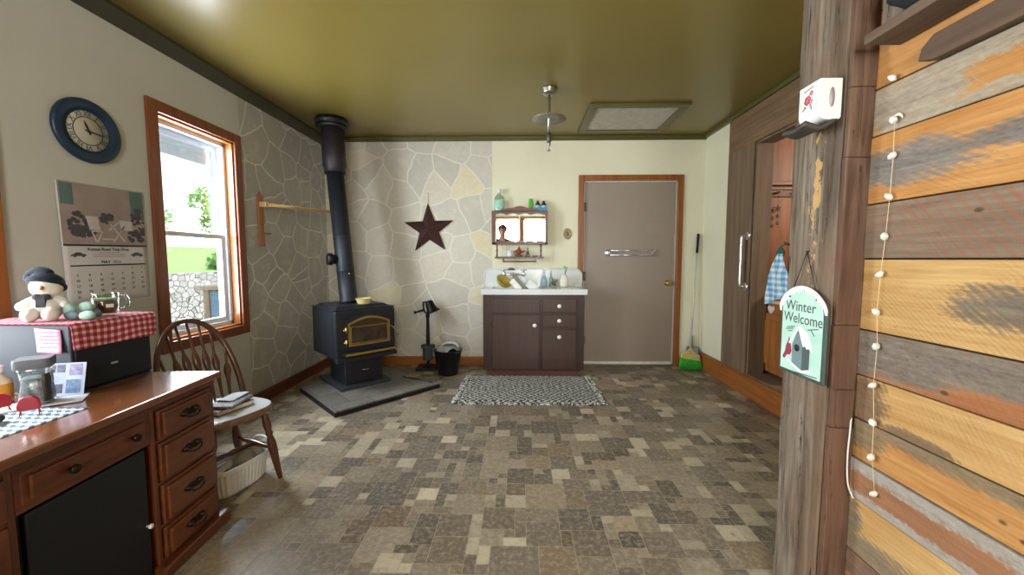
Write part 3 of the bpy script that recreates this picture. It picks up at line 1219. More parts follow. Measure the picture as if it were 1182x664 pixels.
gb = thing('grab_bar', 'polished chrome grab bar on the dark doorway board at right', 'grab bar', (1.997, 3.44, 1.2))
bm = NB()
gx, gy = 1.948, 3.455
tube(bm, smooth_pts([(1.99, gy, .975), (1.962, gy, .975), (gx, gy, 1.0), (gx, gy, 1.2), (gx, gy, 1.40), (1.962, gy, 1.425), (1.99, gy, 1.425)], 8), .0155, 16)
mk('rail', bm, M_CHROME, gb)
for z in (.975, 1.425):
    bm = NB()
    lathe(bm, [(.036, 0), (.036, .007), (.02, .012)], at(FR, 1.998, gy, z), 24)
    mk('flange', bm, M_CHROME, gb)

# coat rail with hanging stars in the far room
cr = thing('coat_rail', 'brown wooden coat rail on the panelled wall beyond the doorway', 'coat rack', (2.5, 3.6, 1.8))
M_RAIL = wood('mat_coat_rail', '#6d4020', '#94602f', 'X', rough=.45)
for z, d in ((1.90, .05), (1.86, .03)):
    bm = NB()
    box(bm, 2.165, 3.2, 3.62 - d, 3.6195, z - .012, z + .012)
    mk('rail', bm, M_RAIL, cr, bev=.003)
bm = NB()
box(bm, 2.165, 3.2, 3.603, 3.6195, 1.79, 1.93)
mk('back_board', bm, wood('mat_coat_rail_back', '#5e3418', '#7d4c26', 'X', rough=.5), cr)
for x in (2.24, 2.33, 2.5, 2.7, 2.9, 3.1):
    bm = NB()
    cyl(bm, (x, 3.605, 1.82), (x, 3.55, 1.83), .008, .011, 10)
    mk('peg', bm, M_RAIL, cr)


def star_pts(r, ri, n=5, rot=90):
    return [((r if k % 2 == 0 else ri) * cos(R(rot + 180 / n * k)), (r if k % 2 == 0 else ri) * sin(R(rot + 180 / n * k))) for k in range(2 * n)]


hs = thing('star_hanging', 'small string of dark tin stars hanging from the coat rail', 'wall decoration', (2.33, 3.6, 1.55))
bm = NB()
tube(bm, [(2.33, 3.585, 1.82), (2.335, 3.59, 1.53)], .0012, 5)
mk('string', bm, M_INK, hs)
for z, r in ((1.68, .034), (1.61, .024), (1.545, .02)):
    bm = NB()
    prism(bm, star_pts(r, r * .42), .006, at(FC, 2.334, 3.594, z))
    mk('star', bm, plain('#3a231a', .6), hs)

# small cupboard with heart cut-out
hc = thing('heart_cupboard', 'small orange-brown wooden cupboard with pale heart just inside the doorway', 'cupboard', (2.3, 3.3, STEP))
M_PINE = wood('mat_pine_cupboard', '#7c471f', '#a86a33', 'Z', rough=.45, coat=.2)
M_PINEY = wood('mat_pine_cupboard_top', '#5d3418', '#7f4d28', 'Y', rough=.4, coat=.2)
cx0, cx1, cy0, cy1, cz = 2.175, 2.5, 3.05, 3.53, .90
bm = NB()
box(bm, cx0, cx1, cy0, cy1, STEP + .075, cz)
mk('body', bm, M_PINE, hc, bev=.003)
bm = NB()
box(bm, cx0 - .025, cx1 + .01, cy0 - .02, cy1 + .02, cz, cz + .022)
mk('top', bm, M_PINEY, hc, bev=.005)
bm = NB()
pts = [(-.24, 0), (-.20, 0), (-.17, .03), (.17, .03), (.20, 0), (.24, 0), (.24, .075), (-.24, .075)]
prism(bm, pts, .02, at(FR, cx0 + .02, (cy0 + cy1) / 2, STEP))
mk('scalloped_base', bm, M_PINE, hc, bev=.002)
for y in (cy0, cy1 - .04):
    bm = NB()
    box(bm, cx1 - .03, cx1, y, y + .04, STEP, STEP + .075)
    mk('foot', bm, M_PINE, hc)
bm = NB()
box(bm, cx0 - .016, cx0, cy0 + .035, cy1 - .035, STEP + .10, cz - .15)
dr = mk('door', bm, M_PINE, hc, bev=.004)
bm = NB()
box(bm, cx0 - .022, cx0 - .016, cy0 + .09, cy1 - .09, STEP + .16, cz - .21)
mk('raised_panel', bm, M_PINE, dr, bev=.005)
bm = NB()
box(bm, cx0 - .006, cx0, cy0 + .01, cy1 - .01, cz - .06, cz - .035)
mk('pale_stripe', bm, plain('#d8b7a6', .6), hc)
bm = NB()
hp = []
for k in range(28):
    t = 2 * pi * k / 28
    hp.append((.0028 * 16 * sin(t) ** 3, .0028 * (13 * cos(t) - 5 * cos(2 * t) - 2 * cos(3 * t) - cos(4 * t))))
prism(bm, hp[::-1], .006, at(FR, cx0 - .001, (cy0 + cy1) / 2 + .07, cz - .115))
mk('heart', bm, plain('#e2cdbd', .6), hc)


def mat_gingham(name, pale, dark, freq, axes='YZ', third=None):
    """woven check from two crossed stripe sets"""
    g = G(name)
    o = dict(zip('XYZ', g.xyz()))
    ms = []
    for ax in axes:
        s = g.math('FRACT', g.math('MULTIPLY', o[ax], freq))
        ms.append(g.math('GREATER_THAN', s, .5))
    f = g.math('MULTIPLY', g.math('ADD', ms[0], ms[1]), .5)
    col = g.ramp(f, [(0, pale), (.5, third or dark), (1, dark)], 'LINEAR')
    g.bump(g.noise(160, 2), .2, .002)
    return g.fin(col, .85)


# checked towel on a peg at the near jamb
tw = thing('hand_towel', 'blue and white checked hand towel hanging at the doorway', 'towel', (1.99, 2.94, .9))
bm = NB()
def towel(u, v):
    w = .03 + .08 * min(1, v * 2.2) + .02 * v
    y = 2.965 + (u - .5) * 2 * w + .01 * sin(9 * v)
    x = 1.975 - .018 * sin(u * 4 * pi + 1) * min(1, v * 2) - .012
    z = 1.262 - .36 * v - .05 * (u - .4) ** 2 * v + .02 * sin(u * 5) * v
    return Vector((x, y, z))
sheet(bm, towel, 30, 20)
mk('cloth', bm, mat_gingham('mat_blue_check', '#e6eef0', '#6f9fc4', 22, 'YZ', '#a9c8de'), tw, solid=.004)
bm = NB()
prism(bm, [(-.035, 0), (.035, 0), (.045, .04), (.0, .085), (-.045, .04)], .008, at(FR, 1.972, 2.972, 1.235))
mk('crochet_top', bm, plain('#2f6152', .9, bump=.4), tw)
bm = NB()
cyl(bm, (1.998, 2.925, 1.33), (1.955, 2.93, 1.335), .008, .011, 12)
tag(mk('wall_peg', bm, M_RAIL, None, org=(1.998, 2.925, 1.33)), 'small wooden peg holding the checked towel at the doorway', 'peg')
bm = NB()
tube(bm, smooth_pts([(1.967, 2.967, 1.31), (1.963, 2.94, 1.338), (1.964, 2.93, 1.349), (1.966, 2.92, 1.335), (1.967, 2.967, 1.312)], 5), .003, 8)
mk('loop', bm, plain('#2f6152', .9), tw)

# ------------------------------------------------------------------ hearth and wood stove
HZ = .045
hp = thing('hearth_pad', 'grey slate hearth pad with black edge set across the corner under the stove', 'hearth', (-1.42, 3.5, 0))
hc4 = [(-1.43, 2.85), (-.768, 3.57), (-1.40, 4.16), (-2.03, 3.415)]
bm = NB()
prism(bm, hc4, HZ - .012)
mk('black_edge', bm, M_IRON, hp, bev=.003)


def inset4(q, d):
    c = Vector((sum(p[0] for p in q) / 4, sum(p[1] for p in q) / 4))
    return [tuple(Vector(p) + (c - Vector(p)).normalized() * d) for p in q]


g = G('mat_slate_slab')
v = g.map((1, 1, 1), rot=(0, 0, R(-46)))
br = g.n('ShaderNodeTexBrick')
g.l(v, br.inputs['Vector'])
br.inputs['Scale'].default_value = 1.0
br.inputs['Brick Width'].default_value = .30
br.inputs['Row Height'].default_value = .30
br.inputs['Mortar Size'].default_value = .004
br.inputs['Color1'].default_value = lin('#6a6660')
br.inputs['Color2'].default_value = lin('#807a70')
br.inputs['Mortar'].default_value = lin('#3f3d3a')
n = g.noise(6, 6, .7)
col = g.mix(g.ramp(n, [(.4, 0.0), (.75, .6)]), br.outputs['Color'], '#4a4845')
g.bump(n, .3, .008)
M_SLATE = g.fin(col, .45)
bm = NB()
prism(bm, inset4(hc4, .012), HZ)
mk('slate', bm, M_SLATE, hp, bev=.002)
# loose tile and poker lying on the pad
bm = NB()
prism(bm, [(-.07, -.05), (.07, -.05), (.07, .05), (-.07, .05)], .01, Matrix.Translation((-1.09, 3.78, HZ)) @ Matrix.Rotation(R(30), 4, 'Z'))
tag(mk('clay_tile', bm, plain('#8a7662', .7), None, org=(-1.09, 3.78, HZ), bev=.002), 'small tan tile lying loose on the hearth pad', 'tile')
bm = NB()
tube(bm, [(-1.17, 3.74, HZ + .007), (-.88, 3.60, HZ + .007)], .006, 8)
tube(bm, smooth_pts([(-.90, 3.61, HZ + .008), (-.86, 3.585, HZ + .009), (-.845, 3.58, HZ + .009)], 4), [.008] * 8 + [.009], 8)
tag(mk('stove_poker', bm, plain('#54504b', .4, .8), None, org=(-1.0, 3.66, HZ)), 'short steel poker lying on the hearth pad beside the stove', 'poker')

SA = R(46)
st = thing('wood_stove', 'black cast wood stove with brass arched door on a pedestal', 'wood stove', (-1.58, 3.2, HZ), local=True)
st.rotation_euler = (0, 0, SA)
# local frame: x along the front (left to right), y into the body, z up from the pad
SB = plain('#1b1f27', .42, .1, .15, bump=.04)
SBD = plain('#15181e', .5, .1, .15)
w, d = .555, .57
zb, zt = .345 - HZ, .775 - HZ
bm = NB()
box(bm, 0, w, .0, d, zb, zt)
mk('body', bm, SB, st, bev=.016, seg=3)
bm = NB()
box(bm, -.006, w + .006, .012, d + .004, zt - .0005, zt + .008)
mk('top_rim', bm, SB, st, bev=.003)
bm = NB()
pts = [(.03, .06), (w - .03, .06), (w - .03, d - .02), (.03, d - .02)]
vb = [bm.verts.new((x, y, zt + .008)) for x, y in pts]
vt = [bm.verts.new((x + (.03 if x < .2 else -.03), y + (.03 if y < .2 else -.03), zt + .032)) for x, y in pts]
bm.faces.new(vt)
bm.faces.new(list(reversed(vb)))
for k in range(4):
    bm.faces.new((vb[k], vb[(k + 1) % 4], vt[(k + 1) % 4], vt[k]))
mk('cook_top', bm, SB, st, bev=.004)
bm = NB()
box(bm, -.004, 0, .05, d - .03, zb + .02, zt - .02)
box(bm, w, w + .004, .05, d - .03, zb + .02, zt - .02)
mk('side_shield', bm, SB, st, bev=.003)
# raised arch surround on the front
def arch_outline(x0, x1, z0, zs, rise, n=16):
    p = [(x0, z0), (x1, z0)]
    for k in range(n + 1):
        t = k / n
        p.append((x1 - (x1 - x0) * t, zs + rise * sin(pi * t)))
    return p
bm = NB()
dx0, dx1 = .105, .485
prism(bm, arch_outline(dx0 - .018, dx1 + .018, zb + .105, zt - .095, .062), .014, at(FC, 0, .001, 0))
mk('arch_surround', bm, SB, st, bev=.004)
bm = NB()                                                    # brass door frame
o1 = arch_outline(dx0, dx1, zb + .115, zt - .115, .055)
o2 = arch_outline(dx0 + .015, dx1 - .015, zb + .130, zt - .124, .046)
n = len(o1)
Mx = at(FC, 0, -.013, 0)
vo = [[bm.verts.new(Mx @ Vector((a, b, z))) for a, b in o] for o in (o1, o2) for z in (0, .016)]
for k in range(n):
    k2 = (k + 1) % n
    for a, b in ((0, 1), (1, 3), (3, 2), (2, 0)):
        f = bm.faces.new((vo[a][k], vo[a][k2], vo[b][k2], vo[b][k]))
door = mk('door', bm, plain('#b59a68', .3, .9, .08), st)
door['label'] = 'brass arched door frame'
bm = NB()
prism(bm, arch_outline(dx0 + .02, dx1 - .02, zb + .125, zt - .13, .046), .004, at(FC, 0, -.016, 0))
mk('arch_panel', bm, plain('#4a3828', .45, .5), door)
bm = NB()
prism(bm, [(dx0 + .024, zb + .142), (dx1 - .024, zb + .142), (dx1 - .024, zt - .15), (dx0 + .024, zt - .15)], .004, at(FC, 0, -.021, 0))
g = G('mat_stove_glass_reflections')
gc = g.ramp(g.noise(7, 5, .65), [(.35, '#1d1815'), (.65, '#57463a')])  # lighter brown areas are reflections painted into the glass colour
mk('glass', bm, g.fin(gc, .06, spec=.6), door)
bm = NB()
fr = [(dx0 + .018, zb + .135, dx1 - .018, zb + .143), (dx0 + .018, zt - .15, dx1 - .018, zt - .142)]
for a, b, c_, e in fr:
    box(bm, a, c_, -.031, -.02, b, e)
box(bm, dx0 + .018, dx0 + .025, -.031, -.02, zb + .143, zt - .15)
box(bm, dx1 - .025, dx1 - .018, -.031, -.02, zb + .143, zt - .15)
mk('glass_trim', bm, M_BRASS, door, bev=.002)
for z in (zb + .15, zt - .17):
    bm = NB()
    cyl(bm, (dx0 - .018, -.022, z - .024), (dx0 - .018, -.022, z + .024), .009)
    cyl(bm, (dx0 - .03, -.022, z), (dx0 + .004, -.022, z), .006)
    ball(bm, (dx0 - .034, -.022, z), .009, 2)
    mk('hinge', bm, M_BRASS, door)
bm = NB()
tube(bm, [(dx1 + .0, -.035, zt - .17), (dx1 + .02, -.05, zt - .18)], .006)
turned(bm, (dx1 + .02, -.05, zt - .175), (dx1 + .062, -.085, zt - .26), [(.004, 0), (.008, .1), (.008, .3), (.006, .5), (.009, .75), (.008, .95), (0, 1)])
mk('latch_handle', bm, plain('#6d665c', .4, .6), st)
bm = NB()                                                    # ash lip
prism(bm, [(.06, -.075), (.53, -.075), (.54, .004), (.05, .004)], .016, Matrix.Translation((0, 0, zb + .045)))
lip = mk('ash_lip', bm, SBD, st, bev=.002)
bm = NB()
box(bm, .058, .532, -.080, -.072, zb + .043, zb + .064)
mk('brass_edge', bm, M_BRASS, lip, bev=.002)
bm = NB()
box(bm, .0, w, -.03, .05, zb - .02, zb + .02)
mk('bottom_skirt', bm, SB, st, bev=.006)
px0, px1, py0, py1 = .115, .475, .115, .47
bm = NB()
box(bm, px0, px1, py0, py1, .03, zb)
mk('pedestal', bm, SB, st, bev=.008)
bm = NB()
box(bm, px0 + .02, px1 - .02, py0 - .006, py0, .05, zb - .04)
ash = mk('ash_drawer', bm, SBD, st, bev=.002)
bm = NB()
tube(bm, smooth_pts([(.27, py0 - .006, .16), (.285, py0 - .02, .155), (.32, py0 - .02, .155), (.335, py0 - .006, .16)], 4), .004, 8)
mk('pull', bm, M_CHROME, ash)
bm = NB()
for x in (.39, .43):
    box(bm, x, x + .02, py0 - .012, py0 - .005, zb - .035, zb - .028)
mk('screw', bm, M_CHROME, ash)
bm = NB()
box(bm, .06, .53, .06, .62, .0, .032)
mk('base_plate', bm, plain('#33363b', .5, .1, .15), st, bev=.003)

# stove pipe
pipe = thing('stove_pipe', 'tall black stove pipe rising from the stove to the ceiling collar', 'stove pipe', (-1.655, 3.65, .808))
P0, P1, P2 = Vector((-1.655, 3.65, .806)), Vector((-1.79, 3.735, 2.07)), Vector((-1.822, 3.775, 2.50))
SP = plain('#1e222a', .5, .15, .2)
bm = NB()
M, L = axis_m(P0, P1)
lathe(bm, [(.088, 0), (.088, .02), (.079, .03), (.079, .30), (.081, .302), (.081, .312), (.079, .314), (.079, .62), (.081, .622), (.081, .632), (.079, .634), (.079, L)], M, 32)
mk('lower_section', bm, SP, pipe)
bm = NB()
M, L = axis_m(P1 - (P2 - P1).normalized() * .03, P2 + (P2 - P1).normalized() * .05)
lathe(bm, [(.094, 0), (.094, .05), (.105, .07), (.105, L)], M, 32)
mk('upper_section', bm, plain('#282126', .5, .15, .2), pipe)
bm = NB()
lathe(bm, [(.11, 2.47), (.145, 2.475), (.145, 2.50), (.135, 2.503), (.135, 2.52), (.152, 2.523), (.152, 2.545), (.14, 2.55), (.14, ZC - .001)], Matrix.Translation((-1.826, 3.78, 0)), 36)
mk('ceiling_collar', bm, M_BLACK, pipe)
bm = NB()
cdir = Vector((-.78, -.62, .05)).normalized()
ctr = P0 + (P1 - P0) * ((1.215 - .806) / (2.07 - .806))
M, L = axis_m(ctr + cdir * .06, ctr + cdir * .155)
lathe(bm, [(.045, 0), (.045, .05), (.058, .052), (.058, .088), (.048, .095), (0, .097)], M, 28)
mk('damper_cap', bm, M_BLACK, pipe)
bm = NB()
M, L = axis_m(P0 + (P1 - P0) * .55, P0 + (P1 - P0) * .56)
ball(bm, P0 + (P1 - P0) * .22 + Vector((.06, -.055, 0)), .008, 1)
mk('rivet', bm, M_CHROME, pipe)

# cream dish on the stove
ds = thing('enamel_dish', 'small pale yellow dish with handle resting on the stove top', 'dish', (-1.46, 3.53, .807))
bm = NB()
lathe(bm, [(0, .0), (.052, 0), (.06, .01), (.072, .05), (.076, .052), (.07, .052), (.055, .012), (0, .008)], Matrix.Translation((-1.46, 3.53, .8075)), 28)
mk('bowl', bm, plain('#d9c98a', .35), ds)
bm = NB()
tube(bm, smooth_pts([(-1.392, 3.545, .855), (-1.372, 3.55, .857), (-1.366, 3.56, .853), (-1.380, 3.565, .853), (-1.392, 3.56, .853)], 4), .005, 8)
mk('handle', bm, plain('#d9c98a', .35), ds)

# fireplace tool stand
ft = thing('bell_tool_stand', 'black iron stand with a bell and ash brush against the stone wall', 'tool stand', (-1.03, 4.18, 0))
bm = NB()
box(bm, -1.15, -.92, 4.10, 4.30, 0, .03)
lathe(bm, [(.03, .03), (.03, .05), (.012, .07), (.012, .09)], Matrix.Translation((-1.03, 4.2, 0)), 16)
mk('base', bm, M_IRON, ft, bev=.004)
bm = NB()
turned(bm, (-1.03, 4.2, .06), (-1.03, 4.2, .62), [(.012, 0), (.018, .1), (.022, .3), (.020, .6), (.016, .9), (.024, .95), (.02, 1)], 12)
tube(bm, smooth_pts([(-1.03, 4.2, .61), (-1.065, 4.2, .65), (-1.075, 4.2, .72), (-1.072, 4.2, .75)], 5), .011, 8)
tube(bm, smooth_pts([(-1.03, 4.2, .61), (-.985, 4.2, .65), (-.975, 4.2, .70)], 5), .011, 8)
mk('post', bm, M_IRON, ft)
bm = NB()
Mb = Matrix.Translation((-1.02, 4.2, .765)) @ Matrix.Rotation(R(-22), 4, 'Y') @ Matrix.Rotation(R(180), 4, 'X')
lathe(bm, [(0, 0), (.03, .002), (.045, .02), (.05, .06), (.058, .1), (.082, .135), (.086, .14), (.075, .136), (.045, .1), (0, .03)], Mb, 24)
mk('bell', bm, plain('#1a1714', .4, .6), ft)
bm = NB()
cyl(bm, (-1.075, 4.2, .745), (-.985, 4.2, .76), .008)
tube(bm, [(-1.07, 4.19, .66), (-1.14, 4.13, .645)], [.012, .009], 8)
tube(bm, [(-1.14, 4.13, .645), (-1.155, 4.12, .643)], [.016, .016], 8)
mk('yoke', bm, M_IRON, ft)
bm = NB()
sheet(bm, lambda u, v: Vector((-1.035 + (.045 + .012 * sin(v * pi)) * cos(u * 2 * pi) * (1.1 if v < .2 else 1), 4.2 + .03 * sin(u * 2 * pi), .10 + .17 * v)), 20, 6)
bmesh.ops.remove_doubles(bm, verts=bm.verts[:], dist=.0005)
box(bm, -1.1, -.965, 4.16, 4.24, .235, .27)
mk('ash_brush', bm, plain('#3c4147', .7, 0, .25), ft)

# bucket with rags
bk = thing('ash_bucket', 'black tapered metal bucket standing by the stone wall left of the sink', 'bucket', (-.775, 4.02, 0))
Mb = Matrix.Translation((-.775, 4.02, 0))
bm = NB()
lathe(bm, [(0, .012), (.095, .012), (.098, 0), (.104, 0), (.105, .02), (.148, .255), (.155, .258), (.155, .268), (.146, .268), (.1, .03), (0, .02)], Mb, 36)
mk('pail', bm, plain('#101114', .35, .2, .2), bk)
bm = NB()
tube(bm, [(-.775 + .15 * cos(R(a)), 4.02 + .15 * sin(R(a)) * .75 - .02, .262 + .012 * sin(R(a * 2))) for a in range(180, 361, 12)], .004, 6)
mk('bail', bm, plain('#8f8d88', .35, .8), bk)
bm = NB()
def rag(u, v):
    a = u * 2 * pi
    r = v * .142
    return Vector((-.775 + r * cos(a) * 1.0, 4.02 + r * sin(a), .268 + .05 * (1 - v * v) + .022 * sin(3 * a + 4 * v) * v + .02 * sin(5 * a + 1) * v * v))
sheet(bm, rag, 36, 10)
bmesh.ops.remove_doubles(bm, verts=bm.verts[:], dist=.0004)
tag(mk('folded_rag', bm, plain('#8c8b86', .9, 0, .25, bump=.3), None, org=(-.775, 4.02, .262), solid=.006), 'grey rag stuffed into the top of the black bucket', 'rag')
bm = NB()
sheet(bm, lambda u, v: Vector((-.83 + .19 * u + .01 * v, 3.93 + .1 * v + .02 * sin(u * 4), .322 + .022 * sin(u * pi) + .012 * sin(v * 5) - .012 * (u > .9))), 14, 8)
tag(mk('newspaper', bm, plain('#b9b7b0', .8, 0, .2, scale=40), None, org=(-.73, 3.98, .30), solid=.014, bev=.003), 'pale folded paper lying across the rag on the bucket', 'paper')

# rusty barn star on a string
bs = thing('barn_star', 'large rusty brown five-pointed metal star on the stone wall', 'wall star', (-1.03, 4.33, 1.56))
bm = NB()
Ms = at(FC, -1.03, 4.333, 1.555) @ Matrix.Rotation(R(2), 4, 'Z')
op = star_pts(.292, .116)
ov = [bm.verts.new(Ms @ Vector((x, y, 0))) for x, y in op]
cv = bm.verts.new(Ms @ Vector((0, 0, .055)))
bv = bm.verts.new(Ms @ Vector((0, 0, -.006)))
for k in range(10):
    bm.faces.new((ov[k], ov[(k + 1) % 10], cv))
    bm.faces.new((ov[(k + 1) % 10], ov[k], bv))
g = G('mat_rusty_star')
mstar = g.fin(g.ramp(g.noise(9, 6, .7), [(.3, '#2c1815'), (.7, '#4c2a22')]), .6, .3)
mk('star', bm, mstar, bs)
bm = NB()
tube(bm, [(-1.034, 4.336, 1.845), (-1.036, 4.347, 1.955)], .0016, 6)
ball(bm, (-1.036, 4.345, 1.957), .005, 1)
mk('string', bm, M_INK, bs)

# swing-arm drying rack on the left stone wall
dr = thing('swing_arm_rack', 'wooden swing-arm drying rack on the left stone-papered wall', 'drying rack', (XL + .02, 3.22, 1.55))
M_RACK = wood('mat_rack_backplate', '#8e5b3e', '#b07a57', 'Z', rough=.5)
M_ARM = wood('mat_rack_arm', '#c79a5e', '#ecca92', 'Y', rough=.5)
bm = NB()
po = []
for y, z in ((-.03, -.22), (.03, -.22), (.034, -.15), (.028, -.08), (.034, 0), (.03, .12), (.034, .2), (.0, .235), (-.034, .2), (-.03, .12), (-.034, 0), (-.028, -.08), (-.034, -.15)):
    po.append((y, z))
prism(bm, po, .018, at(FL, XL + .0005, 3.225, 1.55))
mk('backplate', bm, M_RACK, dr, bev=.003)
bm = NB()
box(bm, XL + .018, XL + .075, 3.20, 3.25, 1.655, 1.70)
mk('pivot_block', bm, M_ARM, dr, bev=.003)
for k, (x1, y1, zz, r) in enumerate(((-1.93, 3.98, 1.685, .010), (-1.95, 3.99, 1.672, .007), (-2.0, 3.55, 1.672, .009))):
    bm = NB()
    tube(bm, [(XL + .06 + .004 * k, 3.23, zz - .002), (x1, y1, zz + .035 * (y1 - 3.23))], [r, r * 1.0], 8)
    mk('arm', bm, M_ARM, dr)
bm = NB()
cyl(bm, (XL + .018, 3.235, 1.44), (XL + .075, 3.255, 1.437), .006)
mk('peg', bm, plain('#7d4b33', .5), dr)
bm = NB()
cyl(bm, (XL + .018, 3.225, 1.51), (XL + .03, 3.225, 1.51), .006)
mk('peg', bm, plain('#7d4b33', .5), dr)

# ------------------------------------------------------------------ sink cabinet
M_CAB = wood('mat_dark_cabinet', '#24130d', '#3a2116', 'Z', rough=.38, coat=.15)
M_CABD = wood('mat_dark_cabinet_front', '#2d1912', '#42281d', 'Z', rough=.38, coat=.15)
sc = thing('sink_cabinet', 'dark brown wooden base cabinet carrying the old enamel sink', 'cabinet', (.13, 4.1, 0))
X0, X1, YF = -.385, .648, 3.90
bm = NB()
box(bm, X0, X1, YF, YB - .02, .075, .862)
mk('body', bm, M_CAB, sc, bev=.003)
bm = NB()
box(bm, X0 + .03, X1 - .03, YF + .06, YB - .03, 0, .075)
mk('toe_kick', bm, wood('mat_toe_kick', '#4d2b1a', '#6a4029', 'X', rough=.5), sc)
bm = NB()
box(bm, X0 + .095, .195, YF - .018, YF, .672, .822)
mk('false_front', bm, M_CABD, sc, bev=.005)
def knob(parent, x, z, y=YF - .018):
    bm = NB()
    lathe(bm, [(.008, 0), (.008, .01), (.019, .014), (.021, .024), (.014, .032), (0, .034)], at(FC, x, y, z), 18)
    mk('knob', bm, plain('#efece4', .3, 0, .03), parent)['label'] = 'white porcelain knob'
bm = NB()
box(bm, X0 + .095, .195, YF - .018, YF, .092, .655)
dd = mk('door', bm, M_CABD, sc, bev=.005)
knob(dd, .142, .55)
for z in (.2, .56):
    bm = NB()
    box(bm, X0 + .08, X0 + .094, YF - .012, YF - .0005, z - .025, z + .025)
    cyl(bm, (X0 + .094, YF - .014, z - .028), (X0 + .094, YF - .014, z + .028), .005)
    mk('hinge', bm, M_IRON, dd)
for za, zb2, kz in ((.682, .822, .747), (.528, .662, .598)):
    bm = NB()
    box(bm, .222, .568, YF - .018, YF, za, zb2)
    o = mk('drawer', bm, M_CABD, sc, bev=.005)
    knob(o, .39, kz)
bm = NB()
box(bm, .222, .568, YF - .018, YF, .092, .508)
o = mk('door', bm, M_CABD, sc, bev=.005)
knob(o, .392, .432)

# enamel sink with tall backsplash
g = G('mat_old_enamel')
ec = g.ramp(g.noise(3, 4), [(.35, '#cfd3d3'), (.7, '#dde0de')])
M_ENAMEL = g.fin(ec, .22, coat=.4)
sk = thing('enamel_sink', 'old white enamel drainboard sink with tall rounded backsplash', 'sink', (.13, 4.1, .862))
SX0, SX1, SY0, SY1, SZ0, SZ1 = -.405, .672, 3.865, 4.322, .8625, .918
bm = NB()
bx0, bx1, by0, by1, bz = -.30, .20, 3.93, 4.24, .885
# slab as frame around a recessed basin
for q in ((SX0, bx0, SY0, SY1), (bx1, SX1, SY0, SY1), (bx0, bx1, SY0, by0), (bx0, bx1, by1, SY1)):
    box(bm, q[0], q[1], q[2], q[3], SZ0, SZ1)
bmesh.ops.remove_doubles(bm, verts=bm.verts[:], dist=.0002)
box(bm, bx0 - .002, bx1 + .002, by0 - .002, by1 + .002, SZ0, SZ0 + .006)
for k in range(9):                                            # drainboard ribs
    x = .26 + .04 * k
    box(bm, x, x + .012, SY0 + .06, SY1 - .06, SZ1 - .001, SZ1 + .003)
mk('basin', bm, M_ENAMEL, sk, bev=.012, seg=3)
bm = NB()
bp = [(SX0, 0), (SX1, 0)]
rr = .075
ztop = .20
for k in range(9):
    a = R(90 * k / 8)
    bp.append((SX1 + .005 - rr + rr * cos(a), ztop - rr + rr * sin(a)))
for k in range(9):
    a = R(90 + 90 * k / 8)
    bp.append((SX0 + rr + rr * cos(a), ztop - rr + rr * sin(a)))
prism(bm, bp, .03, at(FC, 0, SY1, SZ1 - .002))
bp3 = [(x * .995 + .0007, y * 1.0) for x, y in bp[2:]]
tube(bm, [(x, SY1 - .028, SZ1 - .002 + y - .004) for x, y in [(SX1 + .005, .0)] + bp[2:] + [(SX0, .0)]], .010, 8)
mk('backsplash', bm, M_ENAMEL, sk, bev=.005)

# wall-mount bridge faucet
fa = thing('bridge_faucet', 'old chrome bridge faucet with cross handles on the enamel backsplash', 'faucet', (-.08, 4.29, 1.05))
bm = NB()
fz, fy = 1.055, 4.235
tube(bm, [(-.19, fy, fz), (.03, fy, fz)], .012, 12)
for x in (-.19, .03):
    cyl(bm, (x, fy, fz), (x, 4.291, fz), .014)
    lathe(bm, [(.028, 0), (.028, .006), (.016, .014)], at(FC, x, 4.2915, fz), 18)
    turned(bm, (x, fy, fz - .02), (x, fy, fz + .04), [(.014, 0), (.02, .3), (.02, .5), (.012, .8), (.01, 1)])
mk('body', bm, M_CHROME, fa)
for x in (-.19, .03):
    bm = NB()
    for a in (20, 110):
        c_, s_ = cos(R(a)) * .036, sin(R(a)) * .036
        tube(bm, [(x - c_, fy - s_, fz + .046), (x + c_, fy + s_, fz + .046)], [.007, .007], 8)
    ball(bm, (x, fy, fz + .05), .011, 2)
    mk('cross_handle', bm, M_CHROME, fa)
bm = NB()
tube(bm, smooth_pts([(-.08, fy, fz), (-.08, fy - .03, fz + .01), (-.08, fy - .10, fz - .0), (-.08, fy - .15, fz - .015), (-.08, fy - .16, fz - .04)], 6), .011, 12)
mk('spout', bm, M_CHROME, fa)
bm = NB()
box(bm, -.15, -.06, 4.265, 4.292, 1.098, 1.112)
ball(bm, (-.105, 4.265, 1.115), .03, 2, (1.1, .6, .4))
tag(mk('soap_dish', bm, plain('#5b5248', .4, .4), None, org=(-.105, 4.28, 1.1)), 'small dark soap holder fixed above the bridge faucet', 'soap dish')

# washing-up in and beside the basin
def tilted(o, loc, rx=0, ry=0, rz=0):
    o.location = loc
    o.rotation_euler = (R(rx), R(ry), R(rz))
bm = NB()
lathe(bm, [(0, 0), (.04, 0), (.075, .025), (.09, .06), (.093, .062), (.085, .06), (.07, .03), (0, .008)], Matrix(), 32)
o = tag(mk('yellow_bowl', bm, plain('#b7a64b', .4), None, org=(0, 0, 0)), 'mustard yellow bowl leaning in the sink at its left end', 'bowl')
tilted(o, (-.20, 4.115, .948), 28, 32, 0)
def plate(name, col, label, cat, x, y, z, ang, lean, w, h, t=.018):
    """flat ware standing on an edge; turned by ang in the vertical plane, leaning back by lean"""
    bm = NB()
    prism(bm, [(-w / 2, -h / 2), (w / 2, -h / 2), (w / 2, h / 2), (-w / 2, h / 2)], t,
          Matrix.Rotation(R(lean), 4, 'X') @ Matrix.Rotation(R(-ang), 4, 'Y') @ FC)
    return tag(mk(name, bm, plain(col, .4), None, org=(0, 0, 0), bev=.006, seg=3), label, cat), (x, y, z)


